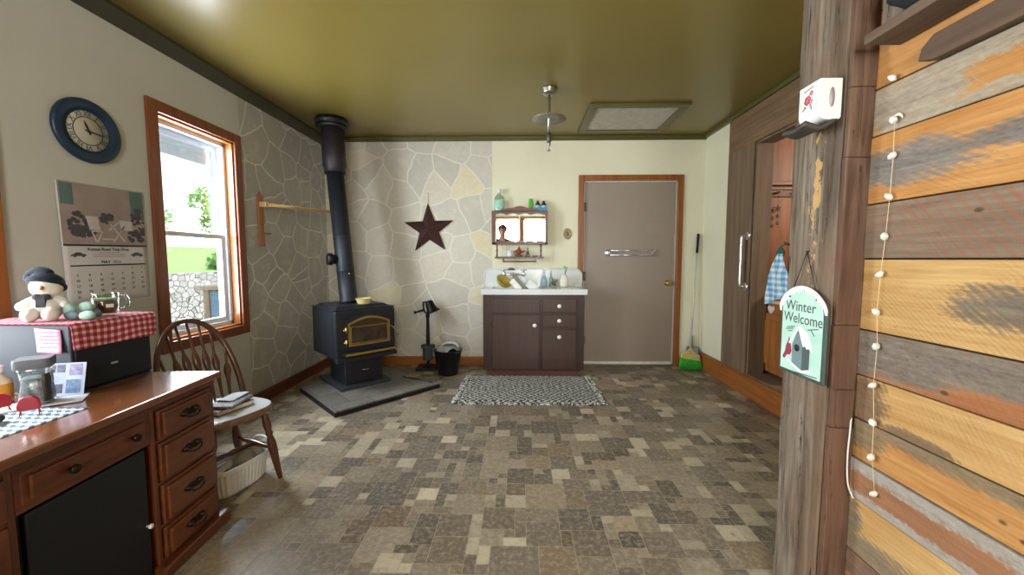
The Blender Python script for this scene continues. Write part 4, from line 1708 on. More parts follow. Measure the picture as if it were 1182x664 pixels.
for o, p in (
        plate('white_tray', '#e6e5de', 'white plastic tray leaning in the sink beside the yellow bowl', 'tray', -.05, 4.02, .948, -48, -14, .14, .062),
        plate('grey_tray', '#7b7d73', 'grey-green tray leaning in the sink behind the white tray', 'tray', -.014, 4.045, .970, -50, -14, .19, .055),
        plate('white_cutting_board', '#dedfdb', 'white cutting board leaning in the sink at the right side of the basin', 'cutting board', .115, 4.02, .940, -40, -14, .115, .085),
        plate('grey_plate', '#8b9092', 'small grey flat dish standing behind the white cutting board in the sink', 'plate', .095, 4.07, .940, 42, -14, .10, .05)):
    o.location = p
# blue bottle
b = thing('blue_bottle', 'clear bottle of pale blue dish liquid standing on the drainboard', 'bottle', (.255, 4.2, .921), local=True)
bm = NB()
lathe(bm, [(0, .002), (.034, .002), (.038, .01), (.036, .07), (.03, .10), (.014, .125), (.011, .15), (.013, .152), (.013, .16), (0, .161)], Matrix(), 24)
mk('bottle', bm, clear('#e2eef1', .08), b)
bm = NB()
lathe(bm, [(0, .005), (.032, .005), (.034, .012), (.032, .068), (0, .07)], Matrix(), 24)
mk('liquid', bm, plain('#cfe3e8', .3, 0, .05), b)
bm = NB()
lathe(bm, [(.014, .155), (.014, .175), (.008, .178), (.006, .19), (0, .19)], Matrix(), 16)
mk('cap', bm, plain('#c2cdd0', .4), b)
b2 = dup(b, (.335, 4.235, .921), .4, 'clear narrow bottle standing behind the blue bottle on the drainboard')
b2.name = 'clear_bottle'
b2.scale = (.7, .7, .95)
for ch in list(b2.children):
    if ch.name.startswith('liquid'):
        bpy.data.objects.remove(ch)
# patterned cup
b = thing('patterned_cup', 'small dark patterned cup standing on the drainboard beside the cream jug', 'cup', (.368, 4.19, .921), local=True)
b.rotation_euler = (0, 0, R(-110))
bm = NB()
lathe(bm, [(0, 0), (.03, 0), (.034, .008), (.036, .085), (.033, .085), (.03, .012), (0, .008)], Matrix(), 24)
g = G('mat_patterned_cup')
col = g.ramp(g.noise(38, 3, .7), [(.42, '#3f4238'), (.5, '#85806a'), (.6, '#c5bfa8')], 'LINEAR')
mk('cup_body', bm, g.fin(col, .4), b)
bm = NB()
tube(bm, smooth_pts([(.034, 0, .07), (.056, 0, .065), (.056, 0, .03), (.034, 0, .022)], 5), .005, 8)
mk('handle', bm, plain('#4b4d40', .4), b)
# soap jug with brush
b = thing('soap_jug', 'cream ceramic jug at the right end of the drainboard', 'jug', (.472, 4.19, .921), local=True)
b.rotation_euler = (0, 0, R(-75))
bm = NB()
lathe(bm, [(0, 0), (.042, 0), (.05, .012), (.052, .06), (.046, .095), (.03, .118), (.03, .13), (.034, .134), (.028, .134), (.025, .118), (.04, .09), (.045, .02), (0, .01)], Matrix(), 28)
mk('jug_body', bm, plain('#dcdac6', .35), b)
bm = NB()
tube(bm, smooth_pts([(-.046, 0, .095), (-.07, 0, .085), (-.068, 0, .05), (-.05, 0, .035)], 5), .006, 8)
mk('handle', bm, plain('#dcdac6', .35), b)
b = thing('dish_brush', 'green handled dish brush standing upright in the cream jug', 'brush', (.468, 4.19, .945), local=True)
bm = NB()
tube(bm, [(0, 0, 0), (.012, 0, .10), (.024, 0, .16)], [.005, .006, .006], 8)
mk('handle', bm, plain('#3f8a66', .4), b)
bm = NB()
tube(bm, [(.024, 0, .16), (.03, 0, .19)], [.010, .014], 10)
tube(bm, [(.012, .004, .17), (.006, .004, .205)], [.006, .009], 8)
mk('bristles', bm, plain('#7db894', .8), b)
# soap bar at the far right
bm = NB()
ball(bm, (.62, 4.2, .933), .03, 2, (1.2, .8, .42))
tag(mk('soap_bar', bm, plain('#d5cbb4', .5), None, org=(.62, 4.2, .921)), 'pale bar of soap at the far right end of the drainboard', 'soap')

# ------------------------------------------------------------------ mirror cabinet
M_MC = wood('mat_mirror_cabinet', '#4a2a1c', '#6b4029', 'X', rough=.4, coat=.15)
mc = thing('mirror_cabinet', 'scalloped brown mirror cabinet on the cream wall above the sink', 'mirror cabinet', (-.012, YB, 1.2))
ax0, ax1, az0, az1, yf = -.318, .294, 1.385, 1.748, 4.235
bm = NB()
box(bm, ax0, ax0 + .045, yf, YB - .001, az0, az1)
box(bm, ax1 - .03, ax1, yf, YB - .001, az0, az1)
box(bm, ax0, ax1, yf, YB - .001, az0, az0 + .02)
box(bm, ax0 + .001, ax1 - .001, yf + .001, YB - .001, az1 - .02, az1 - .001)
box(bm, ax0, ax1, YB - .02, YB - .001, az0, az1)
mk('case', bm, M_MC, mc, bev=.003)


def wavy(x0, x1, zf, n=60):
    return [(x0 + (x1 - x0) * k / n, zf(k / n)) for k in range(n + 1)]


bm = NB()
up = wavy(ax0 + .09, ax1 - .09, lambda t: .006 + .034 * sin(pi * t) ** 2 + .010 * abs(sin(3 * pi * t)))
prism(bm, [(x, 0) for x in (ax0 + .09, ax1 - .09)] + up[::-1], .012, at(FC, 0, yf + .013, az1))
mk('crest', bm, M_MC, mc, bev=.002)
bm = NB()
lo = wavy(ax0 + .045, ax1 - .03, lambda t: -.045 + .02 * abs(sin(4 * pi * t + .4)))
prism(bm, lo + [(ax1 - .03, 0), (ax0 + .045, 0)], .01, at(FC, 0, yf + .011, az1 - .002))
mk('valance', bm, M_MC, mc)
bm = NB()
lo = wavy(ax0 + .045, ax1 - .03, lambda t: .016 + .012 * abs(sin(5 * pi * t)))
prism(bm, [(ax0 + .045, 0), (ax1 - .03, 0)] + lo[::-1], .01, at(FC, 0, yf + .011, az0 + .012))
mk('lower_scallop', bm, M_MC, mc)
g = G('mat_mirror')
mm = g.fin(g.ramp(g.noise(1, 1), [(0, '#eef2f2'), (1, '#f4f7f7')]), .015, 1.0)
for a, b_, y in ((ax0 + .045, -.01, yf + .030), (-.02, ax1 - .03, yf + .022)):
    bm = NB()
    box(bm, a, b_, y, y + .004, az0 + .02, az1 - .045)
    o = mk('mirror', bm, mm, mc)
bm = NB()
box(bm, ax0 + .045, ax1 - .03, yf + .018, yf + .04, az1 - .05, az1 - .02)
box(bm, -.022, -.008, yf + .018, yf + .036, az0 + .02, az1 - .05)
mk('slide_rail', bm, plain('#8f8a86', .3, .6), mc)
for x in (-.262, .222):
    bm = NB()
    prof = [(.008, 0), (.011, .1), (.007, .3), (.011, .5), (.007, .7), (.011, .9), (.008, 1)]
    turned(bm, (x, 4.26, 1.248), (x, 4.26, az0), prof, 12)
    mk('spindle', bm, M_MC, mc)
bm = NB()
box(bm, -.285, .252, 4.235, YB - .001, 1.232, 1.248)
mk('shelf', bm, M_MC, mc, bev=.003)
bm = NB()
for x in (-.19, .165):
    box(bm, x - .008, x + .008, 4.235, 4.262, 1.185, 1.232)
cyl(bm, (-.2, 4.247, 1.196), (.175, 4.247, 1.196), .007)
mk('towel_bar', bm, M_MC, mc)

# things on top of it
def bottle(name, label, cat, x, y, z, h, r, body, parts, group=None):
    t = thing(name, label, cat, (x, y, z), group, local=True)
    return t
tz = az1 + .0005
b = thing('mouthwash_bottle', 'tall clear pale green bottle on top of the mirror cabinet at left', 'bottle', (-.238, 4.29, tz), local=True)
bm = NB()
lathe(bm, [(0, 0), (.052, 0), (.056, .008), (.056, .13), (.05, .155), (.022, .18), (.018, .19), (.018, .195), (0, .195)], Matrix.Diagonal((1, .62, 1, 1)), 28)
mk('bottle', bm, clear('#e4f0e6', .05), b)
bm = NB()
lathe(bm, [(0, .004), (.05, .004), (.052, .01), (.052, .105), (0, .107)], Matrix.Diagonal((1, .6, 1, 1)), 28)
mk('liquid', bm, plain('#b5cfbf', .2, 0, .05), b)
bm = NB()
lathe(bm, [(.0565, .03), (.0575, .032), (.0575, .115), (.0565, .117)], Matrix.Diagonal((1, .64, 1, 1)), 28)
mk('label_wrap', bm, plain('#9fcdb8', .5, 0, .2, scale=60), b)
bm = NB()
lathe(bm, [(.021, .19), (.022, .238), (.018, .242), (0, .242)], Matrix(), 20)
mk('cap', bm, plain('#dfe5e2', .4), b)
b = thing('green_tube', 'bright green flip-top tube standing on the mirror cabinet', 'tube', (.112, 4.29, tz), local=True)
bm = NB()
lathe(bm, [(0, 0), (.022, 0), (.024, .004), (.024, .045), (.022, .047)], Matrix.Diagonal((1, .8, 1, 1)), 20)
mk('cap', bm, plain('#5aa667', .4), b)
bm = NB()
sheet(bm, lambda u, v: Vector(((.027 * (1 - .2 * v ** 3)) * cos(u * 2 * pi), .02 * (1 - v ** 1.5) * sin(u * 2 * pi) + .0, .046 + .088 * v)), 20, 8)
bmesh.ops.remove_doubles(bm, verts=bm.verts[:], dist=.0003)
mk('tube_body', bm, plain('#56b340', .4), b)
b = thing('black_bottle', 'black capped bottle with pale blue label, nearer the green tube', 'bottle', (.187, 4.29, tz), 'black bottles on the mirror cabinet', local=True)
del b['group']
bm = NB()
lathe(bm, [(0, 0), (.026, 0), (.028, .006), (.028, .07), (.022, .085), (.012, .09), (0, .09)], Matrix(), 20)
mk('bottle', bm, plain('#1d2733', .3), b)
bm = NB()
lathe(bm, [(.0285, .012), (.029, .013), (.029, .06), (.0285, .062)], Matrix(), 20)
mk('label_wrap', bm, plain('#9fc2cf', .5, 0, .25, scale=70), b)
bm = NB()
lathe(bm, [(.012, .088), (.013, .105), (.011, .112), (0, .112)], Matrix(), 14)
mk('cap', bm, plain('#111318', .4), b)
dup(b, (.252, 4.295, tz), .6, 'black capped bottle with pale blue label, at the right end of the mirror cabinet')
bm = NB()
box(bm, .155, .285, 4.242, 4.256, tz, tz + .034)
tag(mk('blue_soap_box', bm, plain('#3f87a8', .5), None, org=(.22, 4.249, tz), bev=.004), 'flat blue box lying in front of the two black bottles', 'box')
# on the small shelf
sz = 1.2485
b = thing('white_mug', 'small white cup on the little shelf below the mirror', 'cup', (-.122, 4.285, sz), local=True)
bm = NB()
lathe(bm, [(0, 0), (.026, 0), (.03, .005), (.031, .07), (.0285, .07), (.027, .01), (0, .006)], Matrix(), 24)
mk('cup_body', bm, plain('#e4e3df', .35), b)
bm = NB()
tube(bm, smooth_pts([(-.03, 0, .056), (-.048, 0, .05), (-.046, 0, .025), (-.03, 0, .018)], 5), .004, 8)
mk('handle', bm, plain('#e4e3df', .35), b)
b = thing('red_bird_figurine', 'red bird figurine on a green base on the little shelf', 'figurine', (-.02, 4.285, sz), local=True)
bm = NB()
ball(bm, (0, 0, .012), .05, 2, (1, .6, .3))
mk('leafy_base', bm, plain('#586246', .8, 0, .3, scale=40), b)
bm = NB()
ball(bm, (-.002, 0, .055), .03, 3, (1.25, .8, .95))
ball(bm, (.0, 0, .085), .018, 2, (1, .85, 1))
tube(bm, [(.0, 0, .095), (.004, 0, .118)], [.010, .001], 8)
tube(bm, [(.03, 0, .05), (.066, 0, .066)], [.014, .006], 8)
tube(bm, [(-.02, -.006, .055), (-.06, -.004, .06)], [.016, .004], 8)
mk('bird', bm, plain('#94372f', .5), b)
bm = NB()
tube(bm, [(.012, -.008, .086), (.03, -.012, .083)], [.006, .001], 6)
mk('beak', bm, plain('#b5763a', .5), b)
b = thing('glass_bell', 'small clear glass bell on the little shelf beside the red bird', 'ornament', (.078, 4.285, sz), local=True)
bm = NB()
lathe(bm, [(.026, 0), (.028, .004), (.02, .03), (.014, .06), (.005, .066), (.004, .08), (.009, .09), (0, .1)], Matrix(), 20)
mk('bell', bm, clear('#d6d6cf', .1), b)
bm = NB()
lathe(bm, [(0, 0), (.02, 0), (.034, .012), (.032, .012), (0, .005)], Matrix.Translation((.158, 4.285, sz)), 20)
tag(mk('trinket_dish', bm, plain('#6a5b50', .5), None, org=(.158, 4.285, sz)), 'tiny dark dish at the right end of the little shelf', 'dish')

# oval plaque
pl = thing('oval_plaque', 'small oval tan plaque on the cream wall between mirror cabinet and door', 'plaque', (.522, YB, 1.504))
bm = NB()
lathe(bm, [(.044, 0), (.046, .004), (.04, .012), (.034, .009), (0, .011)], at(FC, .522, YB - .0005, 1.504) @ Matrix.Diagonal((1, 1.36, 1, 1)), 32)
mk('plate', bm, plain('#a08a68', .6, 0, .25, scale=40), pl)
bm = NB()
ball(bm, (.522, YB - .012, 1.504), .016, 2, (1, .3, 1.5))
mk('relief', bm, plain('#7d6a50', .6), pl)

# ------------------------------------------------------------------ towel rack on the door
tr = thing('door_towel_rack', 'chrome swing towel rack folded flat across the taupe door', 'towel rack', (1.22, YB, 1.29))
bm = NB()
lathe(bm, [(.042, 0), (.042, .006), (.02, .012), (0, .013)], at(FC, .985, YB + .0115, 1.292) @ Matrix.Diagonal((1, .95, 1, 1)), 24)
cyl(bm, (.985, YB - .03, 1.262), (.985, YB - .03, 1.322), .011)
mk('bracket', bm, M_CHROME, tr)
for z in (1.317, 1.266):
    bm = NB()
    tube(bm, [(.985, YB - .03, z), (1.49, YB - .028, z + .002)], .0075, 10)
    ball(bm, (1.49, YB - .028, z + .002), .011, 2)
    mk('bar', bm, M_CHROME, tr)
bm = NB()
prism(bm, [(1.43, 1.262), (1.49, 1.258), (1.47, 1.29), (1.495, 1.325), (1.43, 1.322), (1.452, 1.292)], .006, at(FC, 0, YB - .018, 0))
cyl(bm, (1.46, YB - .018, 1.292), (1.46, YB + .011, 1.292), .008)
mk('end_clip', bm, M_CHROME, tr)

# ------------------------------------------------------------------ broom and dustpan in the corner
br = thing('broom', 'green angled broom leaning in the corner right of the door', 'broom', (1.88, 4.24, 0))
bm = NB()
tube(bm, [(1.868, 4.22, .20), (1.952, 4.322, 1.30)], .0105, 12)
mk('handle', bm, plain('#c9cbc8', .4, .2), br)
bm = NB()
tube(bm, [(1.951, 4.3205, 1.29), (1.966, 4.335, 1.50)], [.0135, .015], 12)
mk('grip', bm, M_BLACK, br)
bm = NB()
prism(bm, [(-.10, .0), (.115, -.035), (.105, .03), (.045, .065), (.02, .10), (-.01, .10), (-.03, .07), (-.09, .05)], .032, at(FC, 1.866, 4.236, .135))
mk('head', bm, plain('#c8b66e', .5), br, bev=.005)
bm = NB()
rnd = random.Random(9)
for k in range(26):
    for j in range(4):
        t = k / 25
        x = 1.77 + .205 * t
        zt = .142 - .03 * t
        xx = 1.752 + .24 * t + rnd.uniform(-.004, .004)
        tube(bm, [(x, 4.21 + .009 * j, zt), (xx, 4.195 + .012 * j + rnd.uniform(-.004, .004), .004 + rnd.uniform(0, .012))], [.0045, .0035], 5)
mk('bristles', bm, plain('#3fae2f', .7, 0, .2), br)
dp = thing('dustpan', 'grey dustpan standing on edge behind the green broom', 'dustpan', (1.95, 4.29, 0))
bm = NB()
def pan(u, v):
    x = 1.86 + .13 * u
    z = .002 + .24 * v
    y = 4.30 + .03 * v - .035 * (abs(2 * u - 1) ** 6)
    return Vector((x, y, z))
sheet(bm, pan, 16, 8)
mk('pan', bm, plain('#8c8a8a', .5), dp, solid=.004)
bm = NB()
tube(bm, [(1.925, 4.322, .235), (1.932, 4.328, .36)], [.016, .012], 10)
mk('handle', bm, plain('#8c8a8a', .5), dp)

# ------------------------------------------------------------------ braided rug
def build_rug():
    x0, x1, y0, y1 = -.53, .68, 3.155, 3.915
    bm = NB()
    lay = None
    nx, ny = 150, 60
    rnd = random.Random(2)
    def f(u, v):
        x = x0 + (x1 - x0) * u
        y = y0 + (y1 - y0) * v
        x += .022 * (v - .5) * (1 if u > .5 else -1) * -1.0
        e = min(u, 1 - u, v * .7, (1 - v) * .7)
        h = .014 * min(1, e * 40)
        zz = math.floor(v * 26)
        ph = (x * 46 + (1.6 if zz % 2 else -1.6) * ((v * 26) % 1))
        h += .006 * abs(sin(ph * pi)) * min(1, e * 30) + .003 * abs(sin(v * 26 * pi))
        if u < .01 or u > .99:
            x += rnd.uniform(-.012, .012)
        if v < .02 or v > .98:
            y += rnd.uniform(-.010, .010)
        return Vector((x, y, .003 + h))
    sheet(bm, f, nx, ny)
    g = G('mat_braided_rug')
    X, Y, Z = g.xyz()
    row = g.math('MULTIPLY', Y, 32.0)
    odd = g.math('GREATER_THAN', g.math('FRACT', g.math('MULTIPLY', row, .5)), .5)
    sl = g.math('SUBTRACT', g.math('MULTIPLY', odd, 2.0), 1.0)
    jit = g.math('MULTIPLY', g.noise(22, 3, .7), 1.1)
    ph = g.math('FRACT', g.math('ADD', g.math('ADD', g.math('MULTIPLY', X, 17.0), g.math('MULTIPLY', g.math('MULTIPLY', g.math('FRACT', row), sl), .55)), jit))
    stripe = g.ramp(ph, [(.42, '#25262a'), (.52, '#8b8a84'), (.62, '#d8d5cb'), (.9, '#c9c6bc'), (1.0, '#33343a')])
    fib = g.noise(150, 3, .7)
    col = g.mix(g.ramp(fib, [(.4, 0.0), (.7, .45)]), stripe, '#6f6e6b')
    g.bump(fib, .6, .006)
    m = g.fin(col, .95)
    root = thing('braided_rug', 'black and white zigzag braided rug on the floor before the sink', 'rug', (.07, 3.55, 0))
    mk('woven_field', bm, m, root)
    bm = NB()
    for k in range(300):
        v = rnd.random()
        side = rnd.choice((0, 1))
        y = y0 + (y1 - y0) * v
        x = (x0 if side == 0 else x1) + .022 * (v - .5) * (-1 if side else 1)
        s = -1 if side == 0 else 1
        L = rnd.uniform(.02, .06)
        tube(bm, [(x - s * .012, y, .012), (x + s * L * .6, y + rnd.uniform(-.02, .02), .012), (x + s * L, y + rnd.uniform(-.03, .03), .004)], [.0055, .005, .003], 5)
    for k in range(150):
        x = x0 + (x1 - x0) * rnd.random()
        tube(bm, [(x, y0 + .01, .012), (x + rnd.uniform(-.012, .012), y0 - rnd.uniform(.008, .028), .004)], [.0055, .004], 5)
    g = G('mat_rug_fringe')
    o = mk('fringe', bm, g.fin(g.ramp(g.noise(45, 2), [(.42, '#3b3c40'), (.56, '#c5c2b8')]), .95), root)
    o['kind'] = 'stuff'


build_rug()

# ------------------------------------------------------------------ ceiling fixture and hatch
cf = thing('ceiling_fixture', 'bare pendant lamp holder with flat metal disc hanging from the ceiling', 'ceiling light', (.223, 3.16, ZC))
Mc = Matrix.Translation((.223, 3.16, 0))
NIK = plain('#a8a49c', .3, .9, .06)
bm = NB()
lathe(bm, [(.062, ZC - .0005), (.066, ZC - .012), (.056, ZC - .022), (.06, ZC - .03), (.05, ZC - .045), (.012, ZC - .052), (0, ZC - .052)], Mc, 32)
mk('canopy', bm, NIK, cf)
bm = NB()
cyl(bm, (.223, 3.16, 2.21), (.223, 3.16, ZC - .05), .0115)
mk('rod', bm, NIK, cf)
bm = NB()
lathe(bm, [(0, 2.352), (.012, 2.352), (.06, 2.347), (.135, 2.335), (.137, 2.331), (.06, 2.341), (0, 2.345)], Mc, 40)
mk('disc', bm, plain('#8d8279', .4, .5), cf)
bm = NB()
lathe(bm, [(.012, 2.23), (.019, 2.225), (.02, 2.17), (.017, 2.155), (0, 2.155)], Mc, 20)
mk('socket', bm, plain('#5d5852', .4, .6), cf)
bm = NB()
lathe(bm, [(.012, 2.155), (.015, 2.14), (.01, 2.125), (.004, 2.12), (.004, 2.095), (.014, 2.092), (.014, 2.086), (0, 2.084)], Mc, 16)
mk('thumb_screw', bm, NIK, cf)

hx0, hx1, hy0, hy1 = .60, 1.475, 3.45, 4.19
ht = thing('attic_hatch', 'square attic hatch with olive frame and pale panel in the ceiling', 'hatch', ((hx0 + hx1) / 2, (hy0 + hy1) / 2, ZC))
bm = NB()
t = .075
box(bm, hx0, hx1, hy0, hy0 + t, ZC - .022, ZC - .0003)
box(bm, hx0, hx1, hy1 - t, hy1, ZC - .022, ZC - .0003)
box(bm, hx0, hx0 + t, hy0 + t, hy1 - t, ZC - .022, ZC - .0003)
box(bm, hx1 - t, hx1, hy0 + t, hy1 - t, ZC - .022, ZC - .0003)
mk('frame', bm, M_OLIVE, ht, bev=.006)
bm = NB()
box(bm, hx0 + t, hx1 - t, hy0 + t, hy1 - t, ZC - .010, ZC - .0003)
mk('panel', bm, plain('#b9b3a4', .7, bump=.2), ht)

# ------------------------------------------------------------------ desk
dk = thing('desk', 'brown wooden pedestal desk with four drawers in front of the left wall', 'desk', (-1.371, 1.702, 0), local=True)
dk.rotation_euler = (0, 0, R(4.4))
# local frame: +x out of the front, y=0 at the far end, -y towards the camera
DT = .71
M_DTOP = wood('mat_desk_top', '#593018', '#874f29', 'Y', 1.0, .2, 1.0, .03)
M_DESK = wood('mat_desk_body', '#43200f', '#6a371b', 'Y', 1.0, .33, .25)
M_DESKZ = wood('mat_desk_side', '#43200f', '#6a371b', 'Z', 1.0, .33, .25)
M_DRW = wood('mat_desk_drawer', '#4a2310', '#723d1e', 'Y', 1.0, .33, .25)
LEN, DEP = 1.2, .765
bm = NB()
box(bm, -DEP, 0, -LEN, 0, DT - .028, DT)
mk('top', bm, M_DTOP, dk, bev=.006, seg=3)
bm = NB()
box(bm, -DEP + .02, -.022, -LEN + .02, -.018, DT - .05, DT - .0285)
mk('apron', bm, M_DESK, dk, bev=.004)
for nm, ya, yb in (('pedestal', -.345, -.022), ('pedestal', -LEN + .022, -.755)):
    bm = NB()
    xf, xb = -.03, -DEP + .03
    box(bm, xb, xf, yb - .018, yb, .05, DT - .05)
    box(bm, xb, xf, ya, ya + .018, .05, DT - .05)
    box(bm, xb, xb + .015, ya, yb, .05, DT - .05)
    box(bm, xb, xf - .004, ya, yb, .05, .07)
    for z in (.055, .192, .362, .527, .655):
        box(bm, xf - .02, xf - .001, ya + .018, yb - .018, z - .007, z + .007)
    mk(nm, bm, M_DESKZ, dk, bev=.003)
bm = NB()
box(bm, -DEP + .03, .006, -.36, .004, 0, .052)
box(bm, -DEP + .03, .006, -LEN, -.74, 0, .052)
mk('plinth', bm, M_DESK, dk, bev=.008, seg=3)
M_PULL = plain('#2e2319', .4, .7, .2)


def bail_pull(parent, y, z, x=-.010):
    bm = NB()
    for s in (-1, 1):
        lathe(bm, [(.012, 0), (.013, .003), (.006, .006), (.006, .012), (0, .013)], at(FR, x, y + s * .032, z) @ Matrix.Rotation(pi, 4, 'Y'), 12)
    M = at(FR, x, y, z) @ Matrix.Rotation(pi, 4, 'Y')
    pl_ = []
    for k in range(40):
        a = 2 * pi * k / 40
        r = 1 + .22 * cos(6 * a)
        pl_.append((.050 * cos(a) * (1 + .08 * cos(4 * a)), .016 * sin(a) * r))
    prism(bm, pl_, .002, M)
    tube(bm, smooth_pts([(x + .012, y - .032, z), (x + .018, y - .03, z - .012), (x + .02, y, z - .020), (x + .018, y + .03, z - .012), (x + .012, y + .032, z)], 5), .0035, 8)
    o = mk('pull', bm, M_PULL, parent)
    o['label'] = 'dark bronze bail pull'


for (za, zb2) in ((.535, .648), (.37, .519), (.2, .354), (.063, .184)):
    bm = NB()
    box(bm, -.35, -.022, -.318, -.048, za, zb2)
    box(bm, -.0225, -.010, -.306, -.060, za + .012, zb2 - .012)
    o = mk('drawer', bm, M_DRW, dk, bev=.004)
    bail_pull(o, -.183, (za + zb2) / 2 + .004)
bm = NB()
box(bm, -.30, -.028, -.742, -.36, .552, .645)
box(bm, -.0285, -.018, -.725, -.378, .565, .632)
o = mk('drawer', bm, M_DRW, dk, bev=.004)
o['label'] = 'long centre drawer'
for y in (-.43, -.63):
    bm = NB()
    lathe(bm, [(.006, 0), (.007, .008), (.014, .014), (.012, .022), (0, .025)], at(FR, -.018, y, .597) @ Matrix.Rotation(pi, 4, 'Y'), 14)
    mk('knob', bm, M_PULL, o)
bm = NB()
box(bm, -.03 - .02, -.03, -.755, -.345, .535, DT - .05)
mk('knee_rail', bm, M_DESK, dk, bev=.002)
bm = NB()
box(bm, -.05, -.024, -LEN + .045, -.775, .535, .648)
mk('drawer', bm, M_DRW, dk, bev=.004)
bm = NB()
box(bm, -.05, -.024, -LEN + .045, -.775, .065, .52)
box(bm, -.025, -.014, -LEN + .085, -.815, .11, .475)
mk('door', bm, M_DRW, dk, bev=.006)

# black box under the desk
kb = thing('kneehole_box', 'black flat-fronted box with small white knob filling the desk kneehole', 'cabinet', (-1.371, 1.702, 0), local=True)
kb.rotation_euler = (0, 0, R(4.4))
MB_ = plain('#10141c', .4, 0, .15)
bm = NB()
box(bm, -.50, -.055, -.735, -.366, .0, .53)
mk('body', bm, MB_, kb, bev=.006)
bm = NB()
box(bm, -.053, -.034, -.733, -.368, .012, .525)
dd = mk('door', bm, MB_, kb, bev=.006)
bm = NB()
lathe(bm, [(.004, 0), (.004, .008), (.009, .012), (.009, .018), (0, .021)], at(FR, -.034, -.382, .238) @ Matrix.Rotation(pi, 4, 'Y'), 14)
mk('knob', bm, M_WHITE, dd)['label'] = 'small white knob'

# black box on the desk
BT = .975
bb = thing('black_box', 'black metal box with a small pale catch on the desk, under the red checked cloth', 'box', (-1.9, 1.54, DT))
bm = NB()
box(bm, -2.10, -1.69, 1.388, 1.695, DT + .004, BT)
mk('body', bm, plain('#1d222c', .6, 0, .12, .35), bb, bev=.006)
bm = NB()
box(bm, -1.69, -1.683, 1.395, 1.688, DT + .012, BT - .008)
mk('door', bm, plain('#171b24', .55, 0, .12, .4), bb, bev=.004)
bm = NB()
box(bm, -1.684, -1.677, 1.515, 1.54, .79, .798)
mk('catch', bm, plain('#b9bcc0', .3, .6), bb, bev=.002)
bm = NB()
box(bm, -2.10, -1.675, 1.392, 1.69, DT, DT + .006)
mk('foot', bm, M_BLACK, bb)

bm = NB()
def cloth(u, v):
    y = 1.376 + .332 * v
    s = -.40 + .50 * u                        # arc length: <0 on top, >0 hanging down the front
    if s < 0:
        return Vector((-1.678 + s, y, BT + .0035 + .001 * sin(v * 20)))
    k = min(s, .012)
    x = -1.678 + k * .7 + .006 * sin(v * 9 + 1) * s * 10
    return Vector((x, y, BT + .0035 - s + .003 * k))
sheet(bm, cloth, 50, 34)
g_ = mat_gingham('mat_red_check', '#c9a6a6', '#8f2233', 44, 'XY', '#b06a70')
g = G('mat_red_gingham')
o3 = dict(zip('XYZ', g.xyz()))
xz = g.math('SUBTRACT', o3['X'], o3['Z'])
c1 = g.math('GREATER_THAN', g.math('FRACT', g.math('MULTIPLY', xz, 38)), .45)
c2 = g.math('GREATER_THAN', g.math('FRACT', g.math('MULTIPLY', o3['Y'], 38)), .45)
col = g.ramp(g.math('MULTIPLY', g.math('ADD', c1, c2), .5), [(0, '#d8b9b6'), (.5, '#b35d66'), (1, '#8a2034')])
g.bump(g.noise(180, 2), .2, .002)
o = tag(mk('checked_cloth', bm, g.fin(col, .9), None, org=(-1.85, 1.54, BT), solid=.003), 'red and white gingham cloth draped over the black box on the desk', 'cloth')

bm = NB()
sheet(bm, lambda u, v: Vector((-1.822 + .1 * u + .008 * (1 - v), 1.3845 - .006 * (1 - v) ** 2 * (.5 + u), .872 + .09 * v - .006 * u)), 6, 8)
st_ = thing('sticky_note', 'pink handwritten note stuck on the near side of the black box', 'note', (-1.77, 1.384, .87))
mk('paper', bm, plain('#d393b2', .8, 0, .03), st_, solid=.0006)
bm = NB()
rnd = random.Random(8)
for r in range(5):
    z = .947 - .014 * r
    x = -1.805 + .004 * rnd.random()
    while x < -1.738:
        w_ = rnd.uniform(.006, .013)
        tube(bm, [(x + w_ * k / 4, 1.3828 - .006 * ((.962 - z) / .09) ** 2, z + .0022 * sin(k * 2.3 + x * 900)) for k in range(5)], .0006, 4)
        x += w_ + .004
mk('handwriting', bm, plain('#8f5f7c', .8), st_)

# snowman plush
sn = thing('snowman_plush', 'white plush snowman with black hat and orange nose on the red checked cloth', 'soft toy', (-1.86, 1.46, BT + .005), local=True)
sn.rotation_euler = (0, 0, R(28))
sn.scale = (.82, .82, .95)
M_PLUSH = plain('#d3d0c6', .95, 0, .06, bump=.5)
bm = NB()
ball(bm, (0, 0, .052), .052, 3, (1.08, .95, 1))
ball(bm, (0, 0, .098), .028, 2)
mk('body', bm, M_PLUSH, sn)
bm = NB()
ball(bm, (.005, -.004, .138), .053, 3, (1.06, .92, .86))
hd = mk('head', bm, M_PLUSH, sn)
bm = NB()
tube(bm, smooth_pts([(-.02, 0, .092), (-.05, -.008, .078), (-.075, -.02, .062)], 5), [.016] * 3 + [.02] * 4 + [.019, .019, .017, .012], 12)
ball(bm, (-.076, -.02, .062), .019, 2)
mk('arm', bm, M_PLUSH, sn)
bm = NB()
tube(bm, smooth_pts([(.02, 0, .092), (.05, -.008, .08), (.068, -.02, .066)], 5), [.016] * 3 + [.019] * 4 + [.018, .018, .016, .012], 12)
ball(bm, (.07, -.02, .066), .017, 2)
mk('arm', bm, M_PLUSH, sn)
for s in (-1, 1):
    bm = NB()
    ball(bm, (s * .034, -.055, .03), .031, 3, (.95, 1.15, .95))
    mk('leg', bm, M_PLUSH, sn)
M_HAT = plain('#111a27', .9, 0, .2, bump=.4)
bm = NB()
Mh = Matrix.Translation((.0, .012, .150)) @ Matrix.Rotation(R(10), 4, 'Y') @ Matrix.Rotation(R(-24), 4, 'X')
lathe(bm, [(.050, -.012), (.062, -.010), (.068, -.002), (.066, .008), (.058, .012), (.056, .022), (.046, .036), (.026, .045), (0, .047)], Mh, 28)
